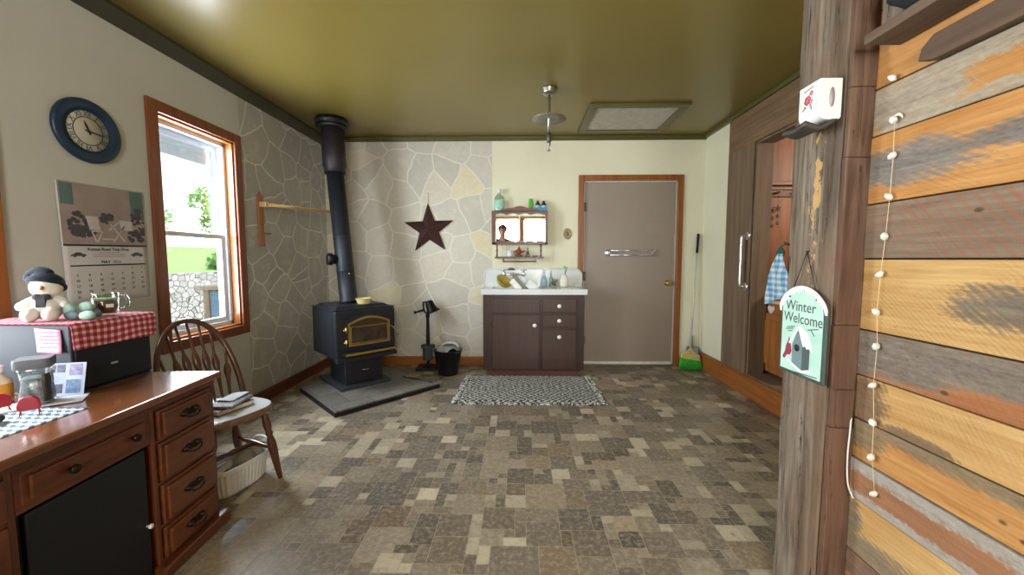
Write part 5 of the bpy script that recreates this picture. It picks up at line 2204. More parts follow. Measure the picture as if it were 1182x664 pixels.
tube(bm, smooth_pts([(.02, .0, .188), (-.02, .01, .200), (-.055, .014, .185), (-.068, .012, .160)], 5), [.02, .023, .024, .024, .024, .023, .022, .021, .020, .019, .018, .016, .014, .012, .010, .006], 10)
mk('hat', bm, M_HAT, sn)
bm = NB()
ball(bm, (0, 0, .106), .034, 2, (1.05, 1, .3))
box(bm, -.016, .016, -.05, -.034, .058, .104)
ball(bm, (-.012, -.038, .1), .016, 2, (1.3, .7, .9))
ball(bm, (.012, -.038, .1), .016, 2, (1.3, .7, .9))
mk('scarf', bm, plain('#3b3a3d', .9, 0, .3, scale=50), sn)
bm = NB()
tube(bm, [(.006, -.042, .138), (.012, -.062, .137), (.018, -.078, .135)], [.011, .008, .003], 10)
mk('nose', bm, plain('#d98a58', .8), hd)
bm = NB()
ball(bm, (-.014, -.042, .148), .0045, 2)
ball(bm, (.026, -.038, .148), .0045, 2)
for k in range(5):
    t = (k - 2) / 2
    ball(bm, (.005 + .018 * t, -.044 + .004 * t * t, .118 + .004 * t * t), .0018, 1)
mk('eyes', bm, M_BLACK, hd)

# leafy sprig beside it
sp_ = thing('leaf_sprig', 'artificial sprig with round grey-green leaves between the snowman and the glass mug', 'sprig', (-1.732, 1.484, BT + .006), local=True)
lf = plain('#86a294', .75, 0, .12)
lf2 = plain('#52686a', .75, 0, .12)
bm = NB()
tube(bm, smooth_pts([(-.07, .0, .012), (-.02, .01, .02), (.03, .0, .012), (.07, .02, .006), (.10, .05, .004)], 5), .002, 6)
mk('stem', bm, plain('#5b4a3c', .8), sp_)
for x, y, z, r, sc_, ry, m in ((-.055, -.01, .034, .028, (.85, .55, 1.05), 10, lf), (-.018, .015, .046, .027, (1.15, .5, .85), -12, lf), (-.035, -.02, .018, .026, (1.2, .5, .7), 0, lf2),
                               (.022, -.016, .018, .025, (1.3, .6, .75), -8, lf), (.005, .03, .022, .022, (1.1, .5, .8), 15, lf2)):
    bm = NB()
    ball(bm, (x, y, z), r, 3, sc_, 0, Matrix.Rotation(R(ry), 4, 'Y'))
    mk('leaf', bm, m, sp_)

# glass mug with candle
mg = thing('glass_mug', 'clear glass mug holding a reddish brown candle on the checked cloth', 'mug', (-1.765, 1.585, BT + .0055), local=True)
mg.rotation_euler = (0, 0, R(36))
mg.scale = (.86, .86, 1)
bm = NB()
lathe(bm, [(0, 0), (.036, 0), (.041, .006), (.048, .04), (.05, .096), (.0475, .096), (.0455, .04), (.038, .012), (0, .009)], Matrix(), 36)
mk('glass', bm, clear('#eef3f1', .02), mg)
bm = NB()
lathe(bm, [(0, .012), (.0365, .012), (.0445, .04), (.0455, .066), (0, .066)], Matrix(), 32)
mk('wax', bm, plain('#8a4936', .4, 0, .15), mg)
bm = NB()
lathe(bm, [(0, .0665), (.0458, .0665), (.0462, .076), (0, .074)], Matrix(), 32)
mk('pale_wax_top', bm, plain('#b5d6a8', .5, 0, .1), mg)
bm = NB()
tube(bm, smooth_pts([(.047, 0, .082), (.068, 0, .086), (.083, 0, .066), (.077, 0, .04), (.046, 0, .024)], 6), .0055, 10)
mk('handle', bm, clear('#eef3f1', .02), mg)
bm = NB()
Ml = Matrix.Rotation(R(-60), 4, 'Z') @ Matrix.Translation((.0495, 0, .045)) @ Matrix.Rotation(R(90), 4, 'Z') @ FC
prism(bm, [(-.014, -.007), (.014, -.007), (.014, .007), (-.014, .007)], .0006, Ml)
mk('paper_tag', bm, M_PAPER, mg)

# coffee jar
cj = thing('coffee_jar', 'glass coffee jar with dark label and square grey lid on the desk', 'jar', (-1.70, 1.285, DT + .0035), local=True)
cj.rotation_euler = (0, 0, R(40))
cj.scale = (.78, .78, 1.12)
def sq(r, n=24, p=5.0):
    out = []
    for k in range(n):
        a = 2 * pi * k / n
        c_, s_ = cos(a), sin(a)
        q = (abs(c_) ** p + abs(s_) ** p) ** (-1 / p)
        out.append((r * q * c_, r * q * s_))
    return out
def loft(bm, prof, n=24, p=5.0, cap=True):
    rings = [[bm.verts.new((x, y, z)) for x, y in sq(r, n, p)] for r, z in prof]
    for a, b in zip(rings[:-1], rings[1:]):
        for k in range(n):
            f = bm.faces.new((a[k], a[(k + 1) % n], b[(k + 1) % n], b[k]))
            f.smooth = True
    if cap:
        bm.faces.new(list(reversed(rings[0])))
        bm.faces.new(rings[-1])
bm = NB()
loft(bm, [(.046, 0), (.05, .004), (.05, .03), (.043, .07), (.047, .105), (.049, .116), (.046, .118)])
mk('glass', bm, clear('#e6ece8', .05), cj)
bm = NB()
loft(bm, [(.045, .004), (.047, .03), (.0405, .07), (.043, .085)])
mk('coffee', bm, plain('#8e949a', .8, 0, .5, scale=60, bump=.4), cj)
bm = NB()
loft(bm, [(.0495, .012), (.0505, .03), (.0437, .07), (.0472, .098)], 24, 5, False)
vs = [v for v in bm.verts if v.co.x < .02]
bmesh.ops.delete(bm, geom=vs, context='VERTS')
lw = mk('dark_label', bm, plain('#2a251f', .4, 0, .3, scale=30), cj, solid=.001)
bm = NB()
lathe(bm, [(.0, 0), (.022, 0), (.023, .0008), (.021, .0012), (.02, .001), (0, .001)], Matrix.Translation((.0465, .0, .072)) @ Matrix.Rotation(R(90), 4, 'Y') @ Matrix.Diagonal((.85, 1, 1, 1)), 24)
mk('label_emblem', bm, plain('#151313', .4), lw)
bm = NB()
box(bm, .0478, .0492, -.03, .03, .088, .098)
for z, w_ in ((.078, .011), (.071, .014), (.064, .010)):
    box(bm, .0474, .0484, -w_, w_, z, z + .0022)
mk('label_gold', bm, plain('#a88f4e', .5), lw)
bm = NB()
loft(bm, [(.056, .117), (.057, .12), (.057, .143), (.055, .146)], 32, 9)
mk('lid', bm, plain('#62676c', .5), cj)

yb_ = thing('yellow_bottle', 'yellow labelled bottle behind the coffee jar at the photo edge', 'bottle', (-1.86, 1.30, DT + .0005), local=True)
bm = NB()
lathe(bm, [(0, 0), (.03, 0), (.032, .005), (.032, .075), (.014, .1), (.013, .115), (0, .115)], Matrix(), 24)
mk('bottle', bm, plain('#d8c9a6', .3), yb_)
bm = NB()
lathe(bm, [(.0322, .012), (.0328, .013), (.0328, .066), (.0322, .067)], Matrix(), 24)
mk('label_wrap', bm, plain('#c98a2b', .5), yb_)
bm = NB()
lathe(bm, [(.0145, .108), (.015, .13), (0, .131)], Matrix(), 18)
mk('cap', bm, M_WHITE, yb_)

# photo greeting card, envelope, placemat
gc_ = thing('photo_card', 'white and blue photo greeting card leaning against the black box', 'card', (-1.70, 1.36, DT))
Mc_ = Matrix.Translation((-1.695, 1.355, DT + .003)) @ Matrix.Rotation(R(14), 4, 'Z') @ Matrix.Rotation(R(-12), 4, 'X') @ FC
bm = NB()
prism(bm, [(-.062, 0), (.062, 0), (.062, .122), (-.062, .122)], .0012, Mc_)
mk('card', bm, plain('#b9c3dc', .6, 0, .05), gc_)
for a, b_, c_, d_, col in ((-.055, .088, -.03, .116, '#5d6079'), (-.026, .088, -.002, .116, '#6d6c86'), (.012, .075, .052, .117, '#8a86a8'), (-.055, .012, -.005, .045, '#55586a'), (.005, .01, .05, .06, '#6f86ad')):
    bm = NB()
    prism(bm, [(a, b_), (c_, b_), (c_, d_), (a, d_)], .0008, Mc_ @ Matrix.Translation((0, 0, .0010)))
    mk('photo', bm, plain(col, .5, 0, .45, scale=70), gc_)
bm = NB()
for z, w_ in ((.07, .02), (.062, .026), (.054, .018)):
    prism(bm, [(-.03 - w_ / 2, z), (-.03 + w_ / 2, z), (-.03 + w_ / 2, z + .002), (-.03 - w_ / 2, z + .002)], .0008, Mc_ @ Matrix.Translation((0, 0, .001)))
mk('message', bm, plain('#8e9ab9', .6), gc_)
bm = NB()
prism(bm, [(-.12, -.05), (.08, -.05), (.08, .05), (-.12, .05)], .0015, Matrix.Translation((-1.665, 1.30, DT + .003)) @ Matrix.Rotation(R(38), 4, 'Z'))
tag(mk('envelope', bm, plain('#d6dae0', .7, 0, .03), None, org=(-1.665, 1.30, DT)), 'white envelope lying on the desk in front of the photo card', 'envelope')
bm = NB()
sheet(bm, lambda u, v: Vector((-1.93 + .45 * u, .72 + .535 * v, DT + .0012)), 24, 24)
g = G('mat_blue_placemat')
X, Y, Z = g.xyz()
r1 = g.math('FRACT', g.math('MULTIPLY', Y, 30))
zz = g.math('PINGPONG', g.math('MULTIPLY', X, 34), .5)
f = g.math('FRACT', g.math('ADD', g.math('MULTIPLY', Y, 34), g.math('MULTIPLY', zz, .9)))
col = g.ramp(f, [(.42, '#dfe3e6'), (.5, '#6a7f96'), (.92, '#5d7289'), (1, '#dfe3e6')])
tag(mk('placemat', bm, g.fin(col, .9), None, org=(-1.7, 1.0, DT), solid=.002), 'blue and white checked placemat lying flat on the near end of the desk', 'placemat')
# little red holder, second red piece, dark green lump
rc = thing('red_holder', 'small rounded red plastic holder on thin legs on the placemat', 'holder', (-1.60, 1.185, DT + .003), local=True)
rc.rotation_euler = (0, 0, R(38))
rc.scale = (.8, .8, .9)
bm = NB()
pp = [(-.03, .018), (.03, .018), (.034, .034), (.03, .05), (.026, .062), (.012, .070), (-.012, .070), (-.026, .062), (-.03, .05), (-.034, .034)]
prism(bm, pp, .016, at(FC, 0, .008, 0))
mk('plate', bm, plain('#a3192c', .4), rc, bev=.006, seg=3)
bm = NB()
for x in (-.024, .024):
    tube(bm, [(x, .004, .022), (x * 1.1, -.006, 0)], .002, 6)
    tube(bm, [(x, .004, .022), (x * 1.1, .014, 0)], .002, 6)
mk('leg', bm, plain('#7d1725', .4), rc)
rc2 = dup(rc, (-1.72, 1.20, DT + .003), R(70), 'red plastic holder partly cut off at the photo left edge')
dg_ = thing('green_pincushion', 'dark green lumpy pad lying on the placemat at the photo left edge', 'pad', (-1.64, 1.11, DT + .003), local=True)
bm = NB()
ball(bm, (0, 0, .016), .04, 3, (1.2, .75, .42))
mk('pad', bm, plain('#333c36', .9, 0, .3, bump=.5), dg_)
bm = NB()
for k in range(5):
    tube(bm, [(-.03 + .014 * k, .004 * (k % 2), .026), (-.028 + .014 * k, .004, .042)], .001, 5)
    ball(bm, (-.028 + .014 * k, .004, .044), .0028, 1)
mk('pin', bm, plain('#c9c2b4', .4), dg_)

# ------------------------------------------------------------------ wall clock and calendar
ck = thing('wall_clock', 'round dark blue wall clock with pale numeral dial on the left wall', 'clock', (XL, 1.947, 1.865))
Mk = at(FL, XL + .001, 1.947, 1.865)
bm = NB()
lathe(bm, [(0, 0), (.15, 0), (.157, .008), (.155, .02), (.145, .026), (.108, .022), (.104, .012), (0, .012)], Mk, 48)
mk('rim', bm, plain('#152f4c', .35, 0, .1), ck)
bm = NB()
lathe(bm, [(0, .0122), (.103, .0122), (.103, .0132), (0, .0132)], Mk, 48)
dial = mk('dial', bm, plain('#b9b4a2', .5, 0, .06), ck)
bm = NB()
for r0, r1 in ((.1035, .097), (.07, .066)):
    lathe(bm, [(r1, .0132), (r0, .0132), (r0, .0145), (r1, .0145), (r1, .0132)], Mk, 48)
for k, s in enumerate(['XII', 'I', 'II', 'III', 'IIII', 'V', 'VI', 'VII', 'VIII', 'IX', 'X', 'XI']):
    Mr = Mk @ Matrix.Rotation(R(-30 * k), 4, 'Z') @ Matrix.Translation((0, .072, .0136)) @ Matrix.Diagonal((1.05 if len(s) < 3 else .8, 1, 1, 1))
    text(bm, s, .034, Mr, 0, .0004)
mk('numerals', bm, plain('#26405a', .5), dial)
bm = NB()
for ang, L, w_ in ((-30 * 11.27, .052, .004), (-6 * 16, .086, .003)):
    Mr = Mk @ Matrix.Rotation(R(ang), 4, 'Z')
    prism(bm, [(-w_, -.018), (w_, -.018), (w_ * 1.3, L * .6), (0, L), (-w_ * 1.3, L * .6)], .0015, Mr @ Matrix.Translation((0, 0, .0165)))
lathe(bm, [(.007, .0135), (.007, .02), (0, .021)], Mk, 14)
mk('hands', bm, plain('#1c2c3c', .4), ck)

cal = thing('wall_calendar', 'large paper wall calendar with patio photo open at May on the left wall', 'calendar', (XL, 2.005, 1.3))
Mk = at(FL, XL + .001, 2.007, 1.30) @ Matrix.Rotation(R(1.0), 4, 'Z')
bm = NB()
W2_, H2_ = .418, .605
sheet(bm, lambda u, v: Mk @ Vector(((u - .5) * W2_, (v - .5) * H2_, .0035 + .004 * sin(u * 5 + v * 2) * (1 - v) + .003 * (1 - v))), 16, 16)
mk('page', bm, plain('#c9c8c9', .8, 0, .02), cal, solid=.001)
def cm(x, y, z=.010):
    return Mk @ Matrix.Translation((x, y, z))
def crect(bm, x0, x1, y0, y1, z=.0095, t=.0006):
    prism(bm, [(x0, y0), (x1, y0), (x1, y1), (x0, y1)], t, cm(0, 0, z))
bm = NB()
crect(bm, -.205, .205, -.005, .298, .0088)
pic = mk('photo', bm, plain('#988b86', .7, 0, .12, scale=9), cal)
bm = NB()
crect(bm, -.2, -.145, .19, .292, .0096)
mk('shutter', bm, plain('#57716f', .7, 0, .15), pic)
bm = NB()
crect(bm, .13, .203, .14, .296, .0096)
mk('shutter', bm, plain('#57716f', .7, 0, .15), pic)
rnd = random.Random(3)
for cx_, cy_, rx_, ry_, n in ((-.135, .10, .04, .055, 26), (-.11, .06, .06, .035, 26), (.165, .12, .035, .09, 30), (.15, .05, .05, .035, 24), (.0, .135, .035, .025, 16)):
    bm = NB()
    for k in range(n):
        a, r = rnd.uniform(0, 2 * pi), rnd.random() ** .5
        x, y = cx_ + rx_ * r * cos(a), cy_ + ry_ * r * sin(a)
        q = rnd.uniform(.008, .016)
        prism(bm, [(q * cos(b), q * .8 * sin(b)) for b in [2 * pi * i / 6 for i in range(6)]], .0005, cm(max(-.195, min(.195, x)), max(.008, y), .0100 + .00002 * k))
    mk('foliage_print', bm, plain('#49464f', .7, 0, .25, scale=40), pic)
bm = NB()
for pts in ([(-.10, .14), (-.045, .14), (-.035, .07), (-.085, .07)], [(-.085, .075), (-.03, .07), (-.02, .06), (-.07, .062)], [(-.08, .065), (-.074, .065), (-.055, .01), (-.062, .01)], [(-.03, .065), (-.024, .065), (-.05, .01), (-.057, .01)],
            [(.0, .075), (.055, .12), (.06, .115), (.01, .07)], [(.06, .13), (.13, .128), (.13, .075), (.07, .08)], [(.012, .105), (.02, .107), (.09, .015), (.082, .012)], [(.085, .1), (.093, .1), (.03, .012), (.022, .012)], [(-.03, .03), (.03, .03), (.03, .022), (-.03, .022)]):
    prism(bm, pts, .0005, cm(0, 0, .0112))
mk('deckchair_print', bm, plain('#bdb7b8', .7), pic)
bm = NB()
crect(bm, -.205, .205, -.012, -.0035, .0096)
crect(bm, -.185, .19, -.113, -.1065, .0096)
text(bm, 'Kansas Road Tarp Shop', .0215, cm(.0, -.034, .0098))
text(bm, 'MAY', .022, cm(-.022, -.101, .0098))
mk('print', bm, M_INK, cal)
bm = NB()
text(bm, '2026', .022, cm(.035, -.101, .0098))
for y, w_ in ((-.046, .05), (-.056, .08), (-.066, .08)):
    crect(bm, -w_, w_, y, y + .0025, .0098)
mk('grey_print', bm, plain('#85858c', .8), cal)
for sgn, nm in ((-1, 'car_print'), (1, 'car_print')):
    bm = NB()
    cx_ = sgn * .145
    prism(bm, [(-.032, 0), (.032, 0), (.034, .008), (.02, .011), (.008, .019), (-.012, .018), (-.022, .01), (-.034, .007)], .0006, cm(cx_, -.062, .0098))
    for x in (-.018, .02):
        lathe(bm, [(0, 0), (.006, 0), (.006, .0008), (0, .0008)], cm(cx_ + x, -.062, .0100), 12)
    mk(nm, bm, plain('#4d5568', .6), cal)
bm = NB()
day = 1
col_, row = 5, 0
while day <= 31:
    r_ = min(row, 5)
    text(bm, str(day), .0175, cm(-.16 + .054 * col_, -.136 - .0275 * r_, .0112), 0, .0003)
    day += 1
    col_ += 1
    if col_ == 7:
        col_ = 0
        row += 1
mk('date_numbers', bm, M_INK, cal)

# ------------------------------------------------------------------ bow-back chair
ch = thing('windsor_chair', 'brown bow-back wooden chair between the desk end and the window', 'chair', (-1.572, 1.945, 0), local=True)
ch.rotation_euler = (0, 0, R(-22))
M_CHAIR = wood('mat_chair_wood', '#371c0f', '#5e3620', 'Z', 1.2, .3, .3)
M_SEAT = wood('mat_chair_seat', '#4f321f', '#755238', 'X', 1.2, .16, 1.0, .02)
SH = .43
bm = NB()
ol = []
for k in range(48):
    a = 2 * pi * k / 48
    c_, s_ = cos(a), sin(a)
    q = (abs(c_) ** 3.2 + abs(s_) ** 3.2) ** (-1 / 3.2)
    x, y = .20 * q * c_, .205 * q * s_
    y *= .93 + .07 * (x / .2)
    ol.append((x, y))
prism(bm, ol, .036, Matrix.Translation((0, 0, SH - .036)))
mk('seat', bm, M_SEAT, ch, bev=.012, seg=3)
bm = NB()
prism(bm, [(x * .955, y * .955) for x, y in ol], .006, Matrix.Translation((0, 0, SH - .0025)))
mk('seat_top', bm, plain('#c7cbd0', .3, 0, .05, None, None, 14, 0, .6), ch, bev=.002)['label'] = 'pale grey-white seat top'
bow = []
for k in range(25):
    t = pi * k / 24
    y = -.188 * cos(t) * (1 + .10 * sin(t))
    zz = sin(t) ** .8
    bow.append((-.125 - .165 * zz, y, SH - .01 + .462 * zz))
bm = NB()
tube(bm, bow, .0125, 12, flat=1.2)
mk('bow', bm, M_CHAIR, ch)
for k in range(7):
    s = (k - 3) / 3.6
    y0 = .135 * s
    y1 = .19 * s
    # top of the spindle meets the bow
    zt_ = None
    best = min(bow, key=lambda p: abs(p[1] - y1) + (100 if p[2] < SH + .12 else 0))
    bm = NB()
    p0, p1 = Vector((-.125, y0, SH - .008)), Vector((best[0], best[1], best[2]))
    turned(bm, p0, p1, [(.006, 0), (.008, .2), (.011, .4), (.017, .48), (.019, .53), (.014, .60), (.007, .66), (.007, .8), (.006, 1)], 10)
    mk('spindle', bm, M_CHAIR, ch)
legp = [(.011, 0), (.017, .1), (.021, .22), (.014, .30), (.020, .33), (.014, .36), (.021, .45), (.023, .55), (.019, .7), (.014, .92), (.012, 1)]
tops = {}
for sx_ in (-1, 1):
    for sy_ in (-1, 1):
        p0 = Vector((sx_ * .135, sy_ * .125, SH - .034))
        p1 = Vector((sx_ * .172, sy_ * .176, 0))
        tops[(sx_, sy_)] = (p0, p1)
        bm = NB()
        turned(bm, p0, p1, legp, 14)
        mk('leg', bm, M_CHAIR, ch)
mids = []
for sy_ in (-1, 1):
    a = tops[(-1, sy_)][0].lerp(tops[(-1, sy_)][1], .55)
    b = tops[(1, sy_)][0].lerp(tops[(1, sy_)][1], .55)
    bm = NB()
    turned(bm, a, b, [(.009, 0), (.010, .2), (.017, .45), (.018, .55), (.010, .8), (.009, 1)], 12)
    mk('stretcher', bm, M_CHAIR, ch)
    mids.append(a.lerp(b, .5))
bm = NB()
turned(bm, mids[0], mids[1], [(.009, 0), (.011, .2), (.016, .4), (.011, .5), (.016, .6), (.011, .8), (.009, 1)], 12)
mk('stretcher', bm, M_CHAIR, ch)

# books on the seat
def book(name, label, loc, rz, w_, h_, t_, cov):
    b = thing(name, label, 'book', loc, local=True)
    b.rotation_euler = (0, 0, R(rz))
    bm = NB()
    box(bm, -w_ / 2, w_ / 2, -h_ / 2, h_ / 2, 0, .003)
    box(bm, -w_ / 2, w_ / 2, -h_ / 2, h_ / 2, t_ - .003, t_)
    box(bm, -w_ / 2, -w_ / 2 + .004, -h_ / 2, h_ / 2, .003, t_ - .003)
    mk('cover', bm, plain(cov, .45), b, bev=.001)
    bm = NB()
    box(bm, -w_ / 2 + .004, w_ / 2 - .005, -h_ / 2 + .005, h_ / 2 - .005, .0032, t_ - .0032)
    mk('pages', bm, plain('#d9d5ca', .8, 0, .1, scale=80), b)
    return b
book('red_book', 'thick dark red book lying lowest on the chair seat', (-1.545, 1.94, SH + .0045), -18, .14, .19, .026, '#5e2325')
book('black_book', 'thin black covered book lying on top of the dark red book', (-1.535, 1.955, SH + .031), 4, .13, .18, .014, '#22242a')
bm = NB()
sheet(bm, lambda u, v: Vector((-1.60 + .09 * u, 1.93 + .13 * v, SH + .0465 + .004 * sin(u * 3) + .006 * u * v)), 8, 8)
tag(mk('loose_paper', bm, plain('#c9ccd2', .7, 0, .1, scale=40), None, org=(-1.54, 1.98, SH + .042), solid=.001), 'loose white paper lying on the black book on the chair', 'paper')

# white basket under the chair
bkt = thing('white_basket', 'white ribbed plastic basket on the floor under the chair', 'basket', (-1.545, 1.965, 0), local=True)
bkt.rotation_euler = (0, 0, R(-14))
M_BASK = plain('#d5d6d0', .45, 0, .03)
def ov(k, n, a, b, p=3.2):
    t = 2 * pi * k / n
    c_, s_ = cos(t), sin(t)
    q = (abs(c_) ** p + abs(s_) ** p) ** (-1 / p)
    return a * q * c_, b * q * s_
bm = NB()
n = 144
def ringz(a, b, z, rib, dip=True):
    out = []
    for k in range(n):
        x, y = ov(k, n, a, b)
        r = 1 + (rib if k % 3 == 0 else -rib)
        zz = z
        if dip:
            zz = z + .022 * max(0, (abs(y) / b - .72) / .28) ** 1.0
        out.append(bm.verts.new((x * r, y * r, zz)))
    return out
def bridge(a, b):
    for k in range(len(a)):
        f = bm.faces.new((a[k], a[(k + 1) % n], b[(k + 1) % n], b[k]))
        f.smooth = False
A = ringz(.078, .135, 0, 0, False)
B = ringz(.085, .145, .012, .012, False)
Cc = ringz(.098, .165, .125, .012)
D = ringz(.103, .172, .13, 0)
E_ = ringz(.103, .172, .148, 0)
F_ = ringz(.095, .163, .148, 0)
H_ = ringz(.078, .138, .012, 0, False)
for a, b in ((A, B), (B, Cc), (Cc, D), (D, E_), (E_, F_), (F_, H_)):
    bridge(a, b)
bm.faces.new(list(reversed(A)))
bm.faces.new(H_)
mk('tub', bm, M_BASK, bkt)
for s in (-1, 1):
    bm = NB()
    tube(bm, smooth_pts([(-.05, s * .160, .165), (-.04, s * .170, .19), (0, s * .174, .197), (.04, s * .170, .19), (.05, s * .160, .165)], 6), .007, 8)
    mk('handle', bm, M_BASK, bkt)
pk = thing('blue_packet', 'blue and cream carton lying in the white basket', 'packet', (-1.575, 1.90, .10), local=True)
pk.rotation_euler = (R(12), R(-28), R(-10))
bm = NB()
box(bm, -.05, .05, -.05, .05, 0, .03)
mk('carton', bm, plain('#c2b896', .6), pk, bev=.002)
bm = NB()
box(bm, -.038, .038, -.036, .036, .03, .0308)
mk('blue_panel', bm, plain('#2f5084', .6), pk)
bm = NB()
ball(bm, (0, 0, 0), .052, 3, (1, 1.2, .9))
ball(bm, (.02, .055, .01), .04, 3, (1, 1, .9))
o = tag(mk('cloth_bundle', bm, plain('#8a8272', .9, 0, .25, bump=.5), None, org=(0, 0, 0)), 'crumpled beige cloth bundle in the far end of the white basket', 'cloth')
o.location = (-1.525, 2.02, .125)
bm = NB()
ball(bm, (0, 0, 0), .05, 3, (.9, 1, .8))
o = tag(mk('yarn_ball', bm, plain('#6b5a3e', .9, 0, .3, bump=.6), None, org=(0, 0, 0)), 'dull brown ball lying at the near end of the white basket', 'ball')
o.location = (-1.555, 1.93, .065)

# ------------------------------------------------------------------ outside the windows
bm = NB()
sheet(bm, lambda u, v: Vector((-2.4 - 4.7 * u, -8 + 30 * v, -.32)), 4, 8)
struct('yard', bm, plain('#8f8b80', .9, 0, .2, scale=3))
g = G('mat_lawn')
lawn_m = g.fin(g.ramp(g.noise(2.5, 6, .7), [(.3, '#6d9a3a'), (.7, '#93bd55')]), .9)
bm = NB()
sheet(bm, lambda u, v: Vector((-7.3 - 13 * u, -8 + 40 * v, .88 + 1.05 * u ** 1.2)), 20, 20)
struct('lawn', bm, lawn_m)
bm = NB()
sheet(bm, lambda u, v: Vector((-20.2 - 4.5 * u, -8 + 45 * v, 1.95 + .45 * u)), 6, 6)
struct('road', bm, plain('#a9a8a4', .8))
bm = NB()
sheet(bm, lambda u, v: Vector((-24.6 - 60 * u, -20 + 100 * v, 2.38 + 1.6 * u)), 10, 10)
struct('far_field', bm, lawn_m)
g = G('mat_fieldstone')
vo_ = g.n('ShaderNodeTexVoronoi')
vo_.feature = 'DISTANCE_TO_EDGE'
g.l(g.map((1, 1, 1.3)), vo_.inputs['Vector'])
vo_.inputs['Scale'].default_value = 6.5
vc = g.n('ShaderNodeTexVoronoi')
g.l(g.map((1, 1, 1.3)), vc.inputs['Vector'])
vc.inputs['Scale'].default_value = 6.5
sp_c = g.n('ShaderNodeSeparateColor')
g.l(vc.outputs['Color'], sp_c.inputs[0])
col = g.ramp(sp_c.outputs[0], [(0, '#8f8a84'), (1, '#c9c4ba')])
col = g.mix(g.ramp(vo_.outputs['Distance'], [(.02, 1.0), (.09, 0.0)]), col, '#3f3c3a')
bm = NB()
box(bm, -7.4, -7.0, -2, 16, -.4, .93)
wl = thing('stone_retaining_wall', 'pale rubble stone retaining wall outside the window below the lawn', 'wall', (-7.2, 7, -.4))
mk('stonework', bm, g.fin(col, .9), wl)
bin_ = thing('yard_bin', 'wooden framed bin with blue-grey metal sides outside the window', 'bin', (-3.7, 5.1, -.32))
bm = NB()
box(bm, -3.95, -3.36, 4.72, 5.6, -.32, .82)
mk('metal_side', bm, plain('#7d94a6', .5, .2), bin_)
bm = NB()
for x in (-3.97, -3.41):
    for y in (4.70, 5.55):
        bm = NB()
        box(bm, x, x + .07, y, y + .07, -.32, .84)
        mk('post', bm, plain('#9a8063', .8), bin_)
bm = NB()
box(bm, -4.03, -3.30, 4.64, 5.68, .84, .89)
mk('lid', bm, plain('#a08c70', .8), bin_)
bm = NB()
for k in range(8):
    x = -2.36 - .115 * k
    box(bm, x - .113, x, -2, 7, 2.29 - .004 * (k % 2), 2.31)
box(bm, -3.31, -3.28, -2, 7, 2.2, 2.42)
struct('soffit', bm, plain('#c9ccd0', .5))
bm = NB()
box(bm, -3.4, -2.34, -2.0, 7, 2.6, 2.64)
struct('roof_edge', bm, plain('#5b5a58', .8))


def tree(label, loc, h, r, seed, n=1400, cols=('#5d8a3a', '#8cb55a')):
    t = thing('leafy_tree', label, 'tree', loc)
    rnd = random.Random(seed)
    L = Vector(loc)
    bm = NB()
    tube(bm, [L, L + Vector((.05, 0, h * .4)), L + Vector((0, .1, h * .8))], [.16, .11, .05], 8)
    for k in range(6):
        a = rnd.uniform(0, 6.28)
        s = L + Vector((0, 0, h * rnd.uniform(.3, .6)))
        tube(bm, [s, s + Vector((cos(a) * r * .6, sin(a) * r * .6, h * .25))], [.05, .02], 6)
    mk('trunk', bm, plain('#5d4a38', .9), t)
    bm = NB()
    blobs = [(Vector((rnd.uniform(-.6, .6) * r, rnd.uniform(-.6, .6) * r, h * rnd.uniform(.35, .9))), r * rnd.uniform(.3, .55)) for _ in range(12)]
    for k in range(n):
        c_, q = rnd.choice(blobs)
        d = Vector((rnd.gauss(0, 1), rnd.gauss(0, 1), rnd.gauss(0, 1))).normalized() * q * rnd.uniform(.6, 1.05)
        p = L + c_ + d
        a = Vector((rnd.gauss(0, 1), rnd.gauss(0, 1), rnd.gauss(0, 1))).normalized() * rnd.uniform(.10, .2)
        b = a.orthogonal().normalized() * rnd.uniform(.06, .12)
        bm.faces.new([bm.verts.new(p + v_) for v_ in (a, b, -a, -b)])
    g = G('mat_foliage')
    mk('foliage', bm, g.fin(g.ramp(g.noise(3, 3), [(.3, cols[0]), (.7, cols[1])]), .8), t)


tree('round leafy tree nearest the right jamb of the window view', (-25.5, 32.5, 2.5), 4.6, 2.2, 1, 1800)
tree('lower spreading tree left of the round tree beyond the road', (-28.0, 28.2, 2.6), 2.7, 1.6, 2, 1100, ('#6b9a48', '#a0c470'))
tree('small pale tree farthest left across the road', (-33.5, 26.0, 2.7), 3.0, 1.8, 3, 1000, ('#7aa656', '#abcb80'))
tree('bushy shrub growing behind the stone retaining wall', (-8.2, 10.6, .9), .35, .42, 4, 500, ('#4f8136', '#82ad55'))

# ------------------------------------------------------------------ the person seen in the mirror
pe = thing('person', 'dark-haired person in dark T-shirt standing behind the camera, seen in the cabinet mirror', 'person', (-.43, -.55, 0), local=True)
pe.scale = (1.07, 1.07, 1.07)


def skin(name, verts, edges, rads, mat, parent, sub=2, root=0):
    me = bpy.data.meshes.new(name)
    me.from_pydata(verts, edges, [])
    o = bpy.data.objects.new(name, me)
    C.objects.link(o)
    o.parent = parent
    md = o.modifiers.new('skin', 'SKIN')
    md.use_smooth_shade = True
    for i, r in enumerate(rads):
        r = r if isinstance(r, tuple) else (r, r)
        me.skin_vertices[0].data[i].radius = r
    me.skin_vertices[0].data[root].use_root = True
    s2 = o.modifiers.new('sub', 'SUBSURF')
    s2.levels = s2.render_levels = sub
    me.materials.append(mat)
    return o


